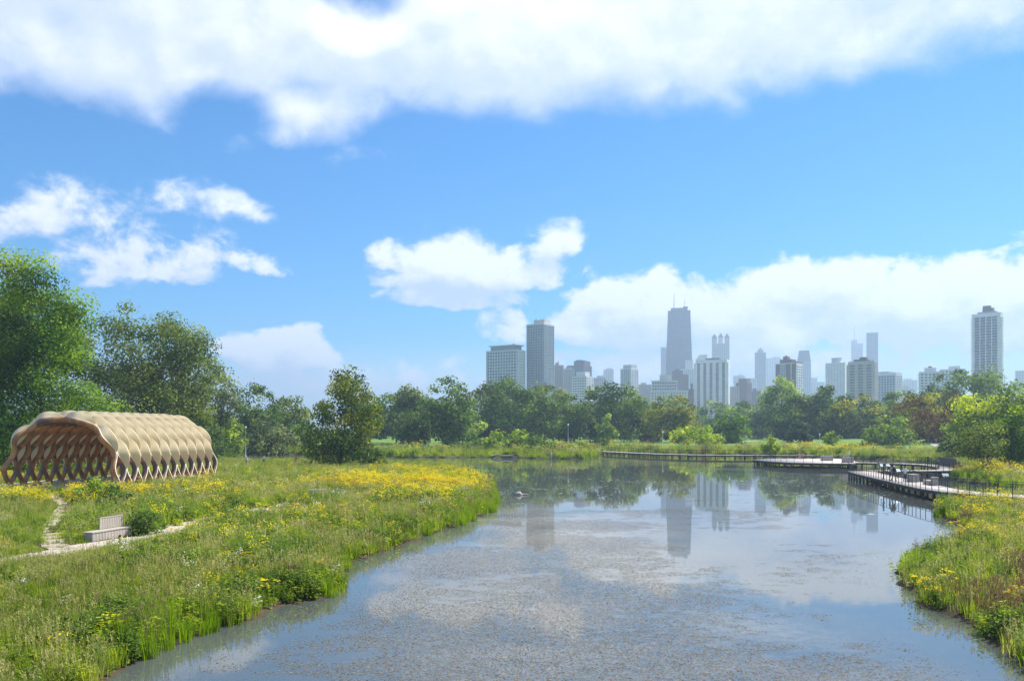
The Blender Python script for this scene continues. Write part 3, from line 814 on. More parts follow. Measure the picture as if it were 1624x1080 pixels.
# ------------------------------------------------------------------ trees
solid('bark', (0.105, 0.085, 0.066), (0.060, 0.048, 0.038), 5.0, 0.95, 0.1, 0.6, stretch=(2, 2, 0.4))
solid('dead_wood', (0.42, 0.38, 0.33), (0.26, 0.23, 0.20), 6.0, 0.9, 0.1, 0.4)
LEAFN = [0]
PAL = {
    'maple':  ((0.018, 0.046, 0.009), (0.052, 0.112, 0.015), (0.130, 0.205, 0.024)),
    'oak':    ((0.030, 0.050, 0.016), (0.064, 0.098, 0.026), (0.130, 0.165, 0.048)),
    'dark':   ((0.022, 0.044, 0.013), (0.048, 0.088, 0.021), (0.095, 0.140, 0.034)),
    'mid':    ((0.030, 0.058, 0.018), (0.062, 0.108, 0.028), (0.110, 0.165, 0.042)),
    'light':  ((0.050, 0.085, 0.020), (0.105, 0.165, 0.032), (0.190, 0.255, 0.050)),
    'lime':   ((0.065, 0.110, 0.014), (0.145, 0.215, 0.024), (0.270, 0.320, 0.040)),
    'olive':  ((0.048, 0.068, 0.014), (0.110, 0.135, 0.022), (0.200, 0.210, 0.036)),
    'turn':   ((0.055, 0.048, 0.016), (0.120, 0.078, 0.024), (0.180, 0.105, 0.034)),
    'sage':   ((0.040, 0.060, 0.030), (0.080, 0.110, 0.052), (0.150, 0.180, 0.085)),
    'spruce': ((0.014, 0.032, 0.018), (0.028, 0.056, 0.030), (0.075, 0.110, 0.060)),
}
for k, (a_, b_, c_) in PAL.items(): leafy('leaf_' + k, a_, (1.65 * b_[0], 1.6 * b_[1], 1.2 * b_[2]), (2.5 * c_[0], 2.3 * c_[1], 1.6 * c_[2]), 0.37)
def envelope(shape, t_):
    if shape == 'cone': return (1 - t_) ** 0.75 * np.minimum(1, (t_ + 0.06) * 9) * 1.05
    if shape == 'spire': return (1 - t_) ** 0.95 * np.minimum(1, (t_ + 0.05) * 9)
    if shape == 'skirt': return np.clip(0.86 + 0.5 * t_ - 1.25 * t_ ** 2, 0.12, 1)
    if shape == 'egg': return np.sqrt(np.clip(1 - t_, 0, 1)) * np.minimum(1, 0.75 + 2 * t_)
    if shape == 'oval': return np.sin(np.pi * np.clip(t_ * 0.93 + 0.05, 0, 1) ** 0.72) ** 0.75
    if shape == 'umbrella': return np.clip(np.sin(np.pi * np.clip(t_ * 0.85 + 0.13, 0, 1)) ** 0.6, 0, 1)
    if shape == 'bush': return np.sqrt(np.clip(1 - t_ ** 2.2, 0, 1))
    return np.sin(np.pi * np.clip(t_ * 0.88 + 0.10, 0, 1)) ** 0.55
def make_tree(name, label, cat, px, Y, ytop, hw, ybase_crown, shape, pal, dens=1.0, leaf=1.0, group=None, lean=0.0, gap=0.16, trunks=1, droop=0.0, seed=None, clump=1.0, pal2=None, x=None):
    """A tree or shrub: Empty > trunk (with limbs) and crown of separate leaves in clumps."""
    r = np.random.default_rng(seed if seed is not None else abs(hash((px, Y, ytop))) % 99991)
    X = fx(px, Y) if x is None else x
    z0 = h1(X, Y); H = fz(ytop, Y) - z0; Rr = hw / F * Y; cb = max(0.0, fz(ybase_crown, Y) - z0)
    cb = min(cb, H * 0.6)
    root = thing(name, label, cat, (X, Y, z0), 0, group)
    ch = H - cb; s = 0.0026 * Y * leaf; s = max(s, 0.075)
    area = 2 * Rr * ch
    N = int(min(60000, 8.2 * dens * area / (s * s)))
    nc = int(np.clip(26 + 2.4 * area / (0.10 * (Rr + ch)) ** 2 * 0.22, 34, 170) * clump)
    # clump centres through the crown, crowded towards its outside, with uneven lobes
    t_ = r.random(nc * 3); keep = r.random(nc * 3) < envelope(shape, t_) ** 1.2 + 0.05; t_ = t_[keep][:nc]; n_ = len(t_)
    az_ = r.uniform(0, 2 * np.pi, n_); k1, k2, k3 = r.uniform(0, 6.28, 3)
    lobes = 1 + 0.17 * np.sin(2 * az_ + k1 + 4 * t_) + 0.13 * np.sin(3 * az_ + k2 - 7 * t_) + 0.10 * np.sin(11 * t_ + k3)
    rad = envelope(shape, t_) * Rr * lobes * np.maximum(r.random(n_), r.random(n_) * 0.9) ** 0.45 * 0.84
    C = np.stack([rad * np.cos(az_) + lean * t_ * Rr, rad * np.sin(az_), cb + t_ * ch * 0.95 - droop * rad], 1)
    C[:, 2] = np.maximum(C[:, 2], 0.12 * ch * 0.5)
    cr = (0.150 * (2 * Rr + ch) / 2 + 0.15) * r.uniform(0.6, 1.35, n_) * (1.25 - 0.45 * t_) / clump ** 0.33
    if shape in ('cone', 'spire'): cr *= 0.85
    w = cr ** 2; w /= w.sum(); w[r.random(n_) < gap] *= 0.25; w /= w.sum()
    ci = r.choice(n_, N, p=w)
    d = r.normal(size=(N, 3)); d /= np.linalg.norm(d, axis=1)[:, None]
    rr = cr[ci] * r.random(N) ** 0.38
    P = C[ci] + d * rr[:, None] * np.array([1.12, 1.12, 0.74])
    P[:, 2] = np.maximum(P[:, 2], 0.05)
    nrm_ = d * 0.95 + np.array([0, 0, 0.35]) + r.normal(size=(N, 3)) * 0.40; nrm_ /= np.linalg.norm(nrm_, axis=1)[:, None]
    tg = np.cross(nrm_, r.normal(size=(N, 3))); tg /= np.linalg.norm(tg, axis=1)[:, None] + 1e-9
    if droop: tg[:, 2] -= 0.8; tg /= np.linalg.norm(tg, axis=1)[:, None]
    bt = np.cross(nrm_, tg)
    ss = s * r.uniform(0.4, 1.4, N)[:, None]
    V = np.stack([P - tg * ss * 0.66, P - bt * ss * 0.46 + nrm_ * ss * 0.08, P + tg * ss * 0.66, P + bt * ss * 0.46 + nrm_ * ss * 0.08], 1).reshape(-1, 3)
    LEAFN[0] += N
    ct = r.random(n_)
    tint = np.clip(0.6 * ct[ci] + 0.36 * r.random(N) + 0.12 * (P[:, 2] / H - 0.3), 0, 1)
    mats = ['leaf_' + pal]; mi = None
    if pal2:
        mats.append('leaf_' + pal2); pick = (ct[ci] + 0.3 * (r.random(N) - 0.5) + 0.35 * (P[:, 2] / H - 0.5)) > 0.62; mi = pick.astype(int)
    cm = np_mesh('crown', V, np.arange(N * 4).reshape(N, 4), np.repeat(tint, 4), mi)
    obj('crown', cm, root, mats)
    # trunk and limbs that reach into the clumps
    mb = MB(); tr = max(0.04, H * 0.0115 + 0.03)
    for k in range(trunks):
        ox = 0 if trunks == 1 else r.uniform(-0.25, 0.25) * Rr * 0.5; oy = 0 if trunks == 1 else r.uniform(-0.2, 0.2) * Rr * 0.5
        top = H * (0.80 if shape in ('cone', 'spire', 'oval') else 0.66)
        pts = []; rads = []
        for i in range(7):
            q = i / 6
            pts.append((ox * (0.4 + 2.2 * q) + math.sin(q * 4 + k1 + k) * 0.05 * Rr + lean * q * Rr * 0.6, oy * (0.4 + 2.2 * q) + math.cos(q * 3.3 + k2) * 0.05 * Rr, -0.25 + q * (top + 0.25)))
            rads.append(tr * (1.35 if i == 0 else 1.0 - 0.86 * q) / trunks ** 0.5)
        mb.tube(pts, rads, 8)
        if shape != 'bush' or k == 0:
            for ci_ in r.choice(n_, min(n_, 30 if Y < 200 else 14), replace=False):
                c = C[ci_]; zc = max(cb * 0.55 + 0.12 * H, c[2] - 0.55 * math.hypot(c[0], c[1]) - 0.06 * H)
                q = min(max((zc + 0.25) / (top + 0.25), 0.05), 0.97); i = int(q * 6); f_ = q * 6 - i
                a = Vector(pts[i]).lerp(Vector(pts[min(i + 1, 6)]), f_); e = Vector(c)
                midp = a.lerp(e, 0.5) + Vector((r.normal() * 0.04 * Rr, r.normal() * 0.04 * Rr, -0.05 * Rr))
                rb = max(0.025, tr * (1 - 0.8 * q) * 0.5)
                mb.tube([a, midp, e], [rb, rb * 0.62, rb * 0.2], 5, cap=False)
    mb.build('trunk', 'bark', root)
    return root
G1, G2 = 'trees around the pond', 'shrubs on the pond banks'
T = make_tree
# left side, behind the pavilion
T('broadleaf_tree', 'tall yellow green tree cut by the left edge behind the maple', 'tree', -38, 122, 352, 85, 640, 'round', 'olive', group=G1, seed=1, pal2='light')
T('broadleaf_tree', 'largest bright green maple directly behind the timber pavilion', 'tree', 62, 110, 396, 118, 715, 'egg', 'maple', 1.35, 0.95, G1, seed=2, gap=0.08, clump=1.5)
T('broadleaf_tree', 'broad open grey green oak behind the middle of the pavilion', 'tree', 215, 152, 470, 100, 672, 'round', 'oak', 0.75, 0.9, G1, seed=3, gap=0.3, trunks=2, clump=1.5)
T('broadleaf_tree', 'lower oak sloping down behind the right end of the pavilion', 'tree', 288, 165, 508, 62, 680, 'round', 'oak', 0.75, 0.9, G1, seed=4, gap=0.3, clump=1.5)
T('broadleaf_tree', 'thin see-through tree right of the pavilion roof against the sky', 'tree', 346, 195, 574, 33, 665, 'oval', 'sage', 0.55, 0.9, G1, seed=5, gap=0.4, trunks=2)
T('broadleaf_tree', 'ragged dark tree with bare top left of the round meadow tree', 'tree', 408, 240, 604, 34, 690, 'round', 'dark', 0.8, 0.9, G1, seed=6, gap=0.3)
T('broadleaf_tree', 'dark hazy tree just left of the lone meadow tree', 'tree', 462, 262, 622, 40, 695, 'round', 'oak', 0.95, 1, G1, seed=7)
T('broadleaf_tree', 'low dark tree filling the gap behind the lamp post', 'tree', 372, 270, 640, 46, 700, 'round', 'dark', 1.0, 1, G1, seed=8)
for i, (px, Y, yt, hw, pal, lab) in enumerate([
        (318, 182, 645, 38, 'mid', 'rounded green shrub at the right end of the pavilion'), (360, 200, 660, 30, 'light', 'light green shrub left of the white lamp post'),
        (424, 215, 655, 34, 'sage', 'grey green shrub right of the white lamp post'), (398, 236, 668, 26, 'olive', 'small yellowish shrub behind the white lamp post'),
        (470, 230, 668, 26, 'mid', 'green shrub tucked behind the lone meadow tree'), (20, 128, 690, 60, 'dark', 'dark shrub under the maple at the left edge'),
        (120, 130, 690, 60, 'dark', 'dark shrub seen through the pavilion arch'), (210, 140, 672, 60, 'dark', 'dark shrub behind the middle of the pavilion roof'), (268, 150, 680, 40, 'mid', 'green shrub behind the far half of the pavilion')]):
    T('shrub', lab, 'shrub', px, Y, yt, hw, 740, 'bush', pal, 0.9, 1, G2, seed=20 + i)
# the lone tree on the point
T('broadleaf_tree', 'lone yellow green tree with drooping skirt on the flowering point', 'tree', 541, 138, 563, 57, 728, 'skirt', 'mid', 1.15, 0.95, G1, seed=33, gap=0.22, lean=0.16, droop=0.10, pal2='olive', clump=1.5)
T('shrub', 'dark leafy shrub at the foot of the lone meadow tree', 'shrub', 590, 138, 702, 22, 740, 'bush', 'dark', 1.0, 1, G2, seed=31)
# middle distance
for i, (px, Y, yt, hw, yb, sh_, pal, lab) in enumerate([
        (628, 330, 622, 42, 690, 'round', 'dark', 'dark tree just right of the lone meadow tree'), (652, 305, 606, 36, 690, 'oval', 'oak', 'tall grey green tree left of the two tone tree'),
        (655, 272, 648, 24, 700, 'bush', 'dark', 'round dark green low tree at the bank below the grey green tree'), (708, 268, 594, 36, 695, 'round', 'mid', 'two tone tree with a bare crooked top branch'),
        (735, 300, 640, 26, 695, 'round', 'light', 'light green drooping tree beside the two tone tree'), (765, 345, 604, 44, 690, 'round', 'oak', 'left half of the wide willow like tree mass before the glass block'),
        (815, 335, 594, 52, 690, 'round', 'mid', 'tall rounded willow in front of the blue glass towers'), (862, 350, 606, 40, 690, 'round', 'oak', 'grey green tree below the tallest left tower'),
        (898, 330, 624, 36, 690, 'round', 'mid', 'smaller green tree left of the big dark oak'), (970, 345, 603, 55, 690, 'round', 'dark', 'big round dark oak in the centre of the far lawn'),
        (963, 312, 656, 17, 697, 'oval', 'light', 'small light green tree in front of the big dark oak'), (1012, 420, 640, 34, 690, 'round', 'mid', 'hazy tree right of the big dark oak'),
        (1068, 330, 623, 39, 692, 'round', 'olive', 'olive gold tree left of the white striped tower'), (1035, 345, 655, 16, 698, 'oval', 'olive', 'slim olive tree at the left foot of the olive gold tree'),
        (1105, 265, 676, 46, 698, 'umbrella', 'lime', 'low spreading lime green tree by the far boardwalk'), (1157, 300, 649, 29, 700, 'round', 'maple', 'compact dense green tree below the white striped tower'),
        (1205, 430, 649, 27, 690, 'round', 'sage', 'pale hazy willow standing alone on the far lawn'), (1240, 410, 595, 34, 680, 'oval', 'light', 'tall light green poplar in front of the brick tower'),
        (1258, 350, 622, 36, 690, 'round', 'dark', 'dark tree left of the pointed spruce'), (1315, 345, 612, 46, 692, 'round', 'dark', 'wide dark tree in the right middle of the lawn'),
        (1362, 335, 622, 38, 695, 'round', 'oak', 'dark tree with bronze top left of the orange tree'), (1300, 380, 628, 40, 690, 'round', 'dark', 'dark tree behind the young green sapling'),
        (1402, 350, 628, 32, 690, 'round', 'mid', 'green tree between the dark grove and the orange tree'), (1428, 372, 606, 30, 690, 'oval', 'mid', 'pointed green tree rising behind the orange tree'),
        (1478, 262, 622, 47, 690, 'round', 'turn', 'orange brown tree beside the curving lawn path'), (1408, 250, 658, 34, 704, 'bush', 'light', 'light green shrubby tree left of the orange tree'),
        (1440, 300, 660, 30, 700, 'round', 'dark', 'dark undergrowth tree below the orange tree'),
        (1545, 320, 568, 62, 680, 'round', 'mid', 'tall spreading tree in front of the far right tower'), (1502, 330, 590, 34, 690, 'round', 'mid', 'left limb like neighbour of the tall spreading tree'),
        (1318, 232, 683, 13, 700, 'oval', 'light', 'young sapling on the lawn behind the viewing platform')]):
    T('broadleaf_tree', lab, 'tree', px, Y, yt, hw * 1.14, yb + 4, sh_, pal, 1.1, 1.0, G1, seed=40 + i, gap=0.12 if pal in ('dark', 'maple') else 0.24, pal2='olive' if lab.startswith('dark tree with bronze') else ('olive' if pal == 'turn' else None), clump=1.25)
T('conifer_tree', 'dark pointed spruce in front of the dark grove', 'tree', 1269, 288, 651, 21, 702, 'cone', 'spruce', 1.1, 0.9, G1, seed=80, gap=0.05)
T('conifer_tree', 'bright yellow green conical shrub tree by the far flower bed', 'tree', 1222, 205, 688, 15, 716, 'cone', 'lime', 1.1, 1, G1, seed=81, gap=0.05)
# right side
T('broadleaf_tree', 'sunlit yellow green tree at the right edge above the boardwalk', 'tree', 1590, 165, 606, 72, 700, 'round', 'light', 1.0, 1.0, G1, seed=90, pal2='lime', clump=1.3)
T('broadleaf_tree', 'bright green rounded tree left of the tree at the right edge', 'tree', 1535, 190, 640, 36, 705, 'round', 'light', 1.0, 1.0, G1, seed=91)
T('broadleaf_tree', 'dark leafy tree hanging in from the right edge over the flowers', 'tree', 1632, 122, 628, 58, 745, 'oval', 'maple', 1.0, 0.95, G1, seed=92, gap=0.1, clump=1.3)
T('broadleaf_tree', 'small multi stemmed tree behind the near boardwalk', 'tree', 1556, 109, 668, 44, 722, 'round', 'oak', 0.55, 0.85, G1, seed=93, trunks=3, gap=0.3, clump=1.4)
for i, (px, Y, yt, hw, pal, lab) in enumerate([
        (1508, 175, 684, 24, 'dark', 'dark rounded shrub at the right end of the lawn path'), (1535, 160, 690, 22, 'mid', 'green shrub behind the multi stemmed tree'), (1618, 128, 690, 40, 'dark', 'dark shrub below the tree at the right edge'),
        (760, 222, 694, 26, 'mid', 'green shrub left end of the thicket on the far bank'), (790, 216, 680, 28, 'light', 'light green shrub in the thicket on the far bank'), (822, 212, 678, 28, 'light', 'tallest light green shrub of the far bank thicket'),
        (852, 208, 690, 26, 'mid', 'green shrub right end of the thicket on the far bank'), (838, 203, 706, 22, 'light', 'low yellow green shrub at the water in the far thicket'), (812, 204, 708, 18, 'mid', 'low green shrub at the water in the far thicket'),
        (880, 200, 702, 18, 'mid', 'dark green shrub beside the white stake'), (898, 204, 706, 14, 'dark', 'very dark small round shrub on the far bank'), (915, 210, 700, 24, 'light', 'pale low shrub near the end of the far spit'),
        (958, 240, 694, 20, 'dark', 'dark shrub where the far boardwalk begins'), (640, 215, 706, 30, 'light', 'yellow green shrub right of the lone tree across the water'), (700, 218, 705, 22, 'olive', 'olive shrub on the far bank'),
        (1378, 246, 700, 16, 'olive', 'small olive shrub on the lawn edge'), (1274, 215, 700, 10, 'sage', 'small grey green shrub in the far flower bed'),
        (990, 246, 703, 16, 'mid', 'green shrub behind the left end of the far boardwalk'), (1024, 240, 706, 14, 'olive', 'low olive shrub behind the far boardwalk'), (1180, 232, 704, 18, 'dark', 'dark shrub left of the conical lime tree'), (1150, 236, 707, 14, 'light', 'pale low shrub behind the middle of the far boardwalk'),
        (1412, 226, 706, 20, 'dark', 'dark low shrub beside the lawn path foot'), (1300, 226, 706, 18, 'light', 'pale shrub at the right end of the far flower bed'), (1350, 238, 702, 16, 'mid', 'green shrub on the lawn between sapling and path'), (730, 226, 700, 22, 'dark', 'dark shrub left of the far bank thicket'),
        (672, 224, 704, 20, 'mid', 'rounded green shrub on the far bank right of the lone tree'), (930, 232, 700, 22, 'olive', 'olive shrub above the far spit'), (510, 214, 706, 26, 'light', 'light shrub on the far left bank behind the lone tree'), (440, 222, 704, 24, 'olive', 'olive shrub on the far left bank by the gravel walk')]):
    T('shrub', lab, 'shrub', px, Y, yt, hw, 760, 'bush', pal, 0.95, 1, G2, seed=110 + i)
for i, (px, py, yt, hw, pal, lab) in enumerate([
        (150, 800, 757, 34, 'light', 'large bright green leafy bush in front of the pavilion'), (185, 808, 770, 26, 'mid', 'green bush beside the yellow flowers in front of the pavilion'),
        (228, 844, 803, 26, 'mid', 'bushy green plant behind the plank bench'), (128, 850, 832, 12, 'light', 'small bright bush at the left end of the plank bench'), (368, 812, 792, 20, 'dark', 'dark bushy plant beside the path bend')]):
    x, y = gp(px, py, 0.85)
    T('shrub', lab, 'shrub', px, y, yt, hw, py, 'bush', pal, 0.9, 0.9, G2, seed=140 + i)
# hazy far trees that close the park, each named by the tower it stands under
BACK = [(596, 'left end of the back row, beside the lone meadow tree'), (640, 'behind the grey green tree'), (690, 'behind the two tone tree'), (742, 'left of the broad glass block'), (790, 'under the broad glass block'), (842, 'under the tallest left tower'),
        (884, 'under the beige masonry block'), (926, 'under the dark brown stepped tower'), (962, 'behind the big round oak'), (1002, 'under the slim two toned tower'), (1030, 'under the left end of the classical block'), (1062, 'under the giant tapered tower'), (1098, 'at the left foot of the white striped tower'),
        (1134, 'at the right foot of the white striped tower'), (1176, 'under the mauve stepped block'), (1212, 'under the small pointed tower'), (1250, 'under the brick tower'), (1292, 'under the mansard tower'), (1330, 'under the white grid tower'), (1368, 'under the tan concrete tower'), (1410, 'under the low blue glass block'),
        (1446, 'behind the orange tree'), (1478, 'under the balcony block'), (1520, 'left behind the tall spreading tree'), (1564, 'under the tall right tower'), (1606, 'right end of the back row'), (300, 'far left behind the pavilion end'), (430, 'far left behind the lamp post')]
for i, (px, where) in enumerate(BACK):
    Y = random.uniform(440, 560)
    T('broadleaf_tree', 'hazy back row tree ' + where, 'tree', px, Y, random.uniform(630, 650), random.uniform(30, 38), 692, 'round', random.choice(['mid', 'oak', 'dark', 'mid']), 0.8, 1.15, 'hazy back row trees', seed=200 + i)

# ------------------------------------------------------------------ meadow plants scattered over the banks
leafy('grass_green', (0.095, 0.165, 0.018), (0.250, 0.350, 0.034), (0.470, 0.520, 0.085), 0.5, True)
leafy('grass_tan', (0.170, 0.180, 0.050), (0.320, 0.310, 0.100), (0.480, 0.440, 0.190), 0.45, True)
leafy('reed_green', (0.070, 0.140, 0.012), (0.160, 0.280, 0.020), (0.300, 0.420, 0.045), 0.5, True)
leafy('forb_green', (0.045, 0.095, 0.018), (0.120, 0.200, 0.032), (0.260, 0.340, 0.060), 0.45, True)
leafy('forb_lime', (0.120, 0.200, 0.015), (0.260, 0.350, 0.024), (0.430, 0.490, 0.050), 0.48, True)
leafy('petal_yellow', (0.66, 0.47, 0.010), (0.80, 0.64, 0.015), (0.86, 0.76, 0.04), 0.35, True)
leafy('petal_orange', (0.60, 0.34, 0.010), (0.76, 0.48, 0.015), (0.82, 0.60, 0.02), 0.35, True)
leafy('petal_white', (0.55, 0.55, 0.45), (0.70, 0.70, 0.62), (0.80, 0.80, 0.75), 0.3, True)
leafy('sedge_rust', (0.080, 0.050, 0.030), (0.170, 0.105, 0.060), (0.290, 0.195, 0.115), 0.35, True)
class Plant:
    def __init__(s, seed): s.r = random.Random(seed); s.V = []; s.F = []; s.T = []; s.M = []
    def blade(s, x, y, h, w, bend, az, m, tint, segs=3, z0=0.0):
        k = len(s.V); ca, sa = math.cos(az), math.sin(az)
        for i in range(segs + 1):
            q = i / segs; off = bend * q * q; ww = w * (1 - q) ** 0.7 + 0.0015
            cx, cy_ = x + ca * off, y + sa * off; zz = z0 + h * (q - 0.25 * (bend / max(h, .01)) ** 2 * q * q)
            s.V += [(cx - sa * ww, cy_ + ca * ww, zz), (cx + sa * ww, cy_ - ca * ww, zz)]; s.T += [tint] * 2
        for i in range(segs): s.F.append((k + 2 * i, k + 2 * i + 1, k + 2 * i + 3, k + 2 * i + 2)); s.M.append(m)
    def leaf(s, p, size, m, tint, el=None, asp=0.42, az=None):
        r = s.r; az = r.uniform(0, 6.28) if az is None else az; el = r.uniform(-0.3, 0.7) if el is None else el
        d = Vector((math.cos(az) * math.cos(el), math.sin(az) * math.cos(el), math.sin(el))); u = d.cross(Vector((0, 0, 1))); u = u.normalized() if u.length > 1e-3 else Vector((1, 0, 0))
        p = Vector(p); k = len(s.V)
        s.V += [tuple(p), tuple(p + d * size * 0.5 + u * size * asp), tuple(p + d * size), tuple(p + d * size * 0.5 - u * size * asp)]
        s.T += [tint] * 4; s.F.append((k, k + 1, k + 2, k + 3)); s.M.append(m)
    def mesh(s, name, mats):
        me = np_mesh(name, np.array(s.V), np.array(s.F), s.T, s.M)
        for q in mats: me.materials.append(MATS[q])
        return me
def tuft(seed, n, hmin, hmax, w, spread, mats, heads=0, bend=0.35, headm=1):
    P = Plant(seed); r = P.r
    for _ in range(n):
        a = r.uniform(0, 6.28); d = spread * r.random() ** 0.6; h = r.uniform(hmin, hmax)
        P.blade(d * math.cos(a), d * math.sin(a), h, w * r.uniform(0.6, 1.3), bend * h * r.uniform(0.2, 1.3), a + r.uniform(-0.9, 0.9), 0, r.random())
    for _ in range(heads):
        a = r.uniform(0, 6.28); d = spread * r.random(); h = hmax * r.uniform(1.0, 1.45); b = 0.2 * h * r.random()
        x, y = d * math.cos(a), d * math.sin(a); P.blade(x, y, h, 0.005, b, a, headm, r.random(), 2)
        for k in range(4): P.leaf((x + math.cos(a) * b * 0.9, y + math.sin(a) * b * 0.9, h * (0.80 + 0.05 * k)), 0.09, headm, r.random(), el=r.uniform(0.5, 1.2), asp=0.2)
    return P.mesh('tuft', mats)
def forb(seed, stems, h, leaves, lsize, spread, mats, flower=None, fsize=0.06, fcount=0, fm=1):
    P = Plant(seed); r = P.r
    for _ in range(stems):
        a = r.uniform(0, 6.28); d = spread * r.random() ** 0.6; hh = h * r.uniform(0.6, 1.12); x, y = d * math.cos(a), d * math.sin(a)
        bx, by = x + math.cos(a) * 0.12 * hh, y + math.sin(a) * 0.12 * hh
        P.blade(x, y, hh, 0.006, 0.12 * hh, a, 0, r.random() * 0.5, 2)
        for i in range(leaves):
            q = r.uniform(0.18, 0.98) if flower else r.uniform(0.1, 1.05)
            P.leaf((x + (bx - x) * q * q, y + (by - y) * q * q, hh * q), lsize * r.uniform(0.6, 1.25) * (1.2 - 0.5 * q), 0, r.random())
        for i in range(fcount):
            pt = (bx + r.gauss(0, fsize * 0.9), by + r.gauss(0, fsize * 0.9), hh * 0.97 + r.gauss(0.0, fsize * (0.9 if flower == 'plume' else 0.35)))
            if flower == 'daisy':
                for k in range(4): P.leaf(pt, fsize, fm, r.random(), el=r.uniform(-0.1, 0.35), az=k * 1.57 + r.random(), asp=0.36)
            else: P.leaf(pt, fsize, fm, r.random(), el=r.uniform(0, 1.3), asp=0.35)
    return P.mesh('forb', mats)
KINDS = {}
def kind_collection(name, meshes):
    c = bpy.data.collections.new(name)
    for i, me in enumerate(meshes):
        o = bpy.data.objects.new(f'{name}_{chr(97 + i)}', me); c.objects.link(o)
    KINDS[name] = (c, len(meshes))
kind_collection('grass', [tuft(1, 40, .30, .62, .011, .30, ['grass_green']), tuft(2, 36, .25, .55, .012, .34, ['grass_green']), tuft(3, 34, .35, .75, .010, .30, ['grass_green', 'grass_tan'], 7),
                          tuft(4, 30, .30, .60, .010, .34, ['grass_tan', 'grass_tan'], 12), tuft(5, 34, .2, .45, .013, .36, ['grass_green'], 0, 0.7), tuft(6, 40, .30, .66, .011, .30, ['grass_green', 'grass_tan'], 4), tuft(7, 38, .22, .50, .013, .34, ['grass_green'], 0, 0.5), tuft(8, 34, .3, .55, .012, .32, ['reed_green'], 0, 0.5)])
kind_collection('reed', [tuft(11, 34, .55, .95, .012, .24, ['reed_green'], 0, 0.18), tuft(12, 30, .45, .85, .013, .28, ['reed_green'], 0, 0.25), tuft(13, 26, .6, 1.05, .011, .22, ['reed_green', 'sedge_rust'], 4, 0.15)])
kind_collection('forb', [forb(21, 7, .62, 13, .115, .24, ['forb_green']), forb(22, 9, .45, 10, .10, .30, ['forb_green']), forb(23, 6, .55, 12, .13, .26, ['forb_lime']), forb(24, 9, .34, 9, .12, .32, ['forb_lime']), forb(25, 5, .85, 18, .10, .16, ['forb_green'])])
kind_collection('goldenrod', [forb(31, 6, .85, 9, .10, .26, ['forb_lime', 'petal_yellow'], 'plume', .075, 9), forb(32, 7, .75, 9, .10, .30, ['forb_green', 'petal_yellow'], 'plume', .07, 9),
                              forb(33, 7, .80, 8, .10, .28, ['forb_lime', 'petal_orange'], 'daisy', .07, 3), forb(34, 6, .72, 9, .11, .28, ['forb_green', 'petal_yellow'], 'daisy', .07, 3)])
kind_collection('white_flower', [forb(41, 6, .7, 9, .09, .24, ['forb_green', 'petal_white'], 'plume', .07, 12), forb(42, 5, .6, 8, .09, .22, ['forb_lime', 'petal_white'], 'daisy', .06, 4)])
kind_collection('rust_sedge', [tuft(51, 32, .35, .7, .011, .30, ['sedge_rust', 'sedge_rust'], 8), tuft(52, 30, .3, .6, .011, .30, ['grass_tan', 'sedge_rust'], 9)])

def scatter(name, label, cat, coll, pts, scl, hue):
    """One stuff object: plants of a kind instanced on its points by geometry nodes."""
    n = len(pts); r = np.random.default_rng(len(name) + n)
    me = bpy.data.meshes.new(name); me.vertices.add(n); me.vertices.foreach_set('co', np.asarray(pts, np.float32).ravel())
    for nm, ty, vals in (('scl', 'FLOAT', scl), ('hue', 'FLOAT', hue), ('rot', 'FLOAT', r.uniform(0, 6.28, n)), ('lean', 'FLOAT', r.normal(0, 0.09, n))):
        a = me.attributes.new(nm, ty, 'POINT'); a.data.foreach_set('value', np.asarray(vals, np.float32))
    a = me.attributes.new('pick', 'INT', 'POINT'); a.data.foreach_set('value', r.integers(0, KINDS[coll][1], n).astype(np.int32))
    me.update()
    o = obj(name, me)
    ng = bpy.data.node_groups.new('scatter_' + name, 'GeometryNodeTree')
    ng.interface.new_socket('Geometry', in_out='INPUT', socket_type='NodeSocketGeometry'); ng.interface.new_socket('Geometry', in_out='OUTPUT', socket_type='NodeSocketGeometry')
    N, Lk = ng.nodes, ng.links
    gi_ = N.new('NodeGroupInput'); go_ = N.new('NodeGroupOutput'); ip = N.new('GeometryNodeInstanceOnPoints'); ci = N.new('GeometryNodeCollectionInfo')
    ci.inputs['Collection'].default_value = KINDS[coll][0]; ci.inputs['Separate Children'].default_value = True; ci.inputs['Reset Children'].default_value = True
    ip.inputs['Pick Instance'].default_value = True
    def attr(nm, dt='FLOAT'):
        q = N.new('GeometryNodeInputNamedAttribute'); q.data_type = dt; q.inputs['Name'].default_value = nm; return q.outputs['Attribute']
    cx = N.new('ShaderNodeCombineXYZ'); Lk.new(attr('lean'), cx.inputs[0]); Lk.new(attr('rot'), cx.inputs[2])
    mp_ = N.new('GeometryNodeMeshToPoints')
    Lk.new(gi_.outputs[0], mp_.inputs['Mesh']); Lk.new(mp_.outputs[0], ip.inputs['Points']); Lk.new(ci.outputs[0], ip.inputs['Instance'])
    Lk.new(attr('pick', 'INT'), ip.inputs['Instance Index']); Lk.new(cx.outputs[0], ip.inputs['Rotation']); Lk.new(attr('scl'), ip.inputs['Scale'])
    Lk.new(ip.outputs[0], go_.inputs[0])
    md = o.modifiers.new('scatter', 'NODES'); md.node_group = ng
    return tag(o, label, cat, kind='stuff')

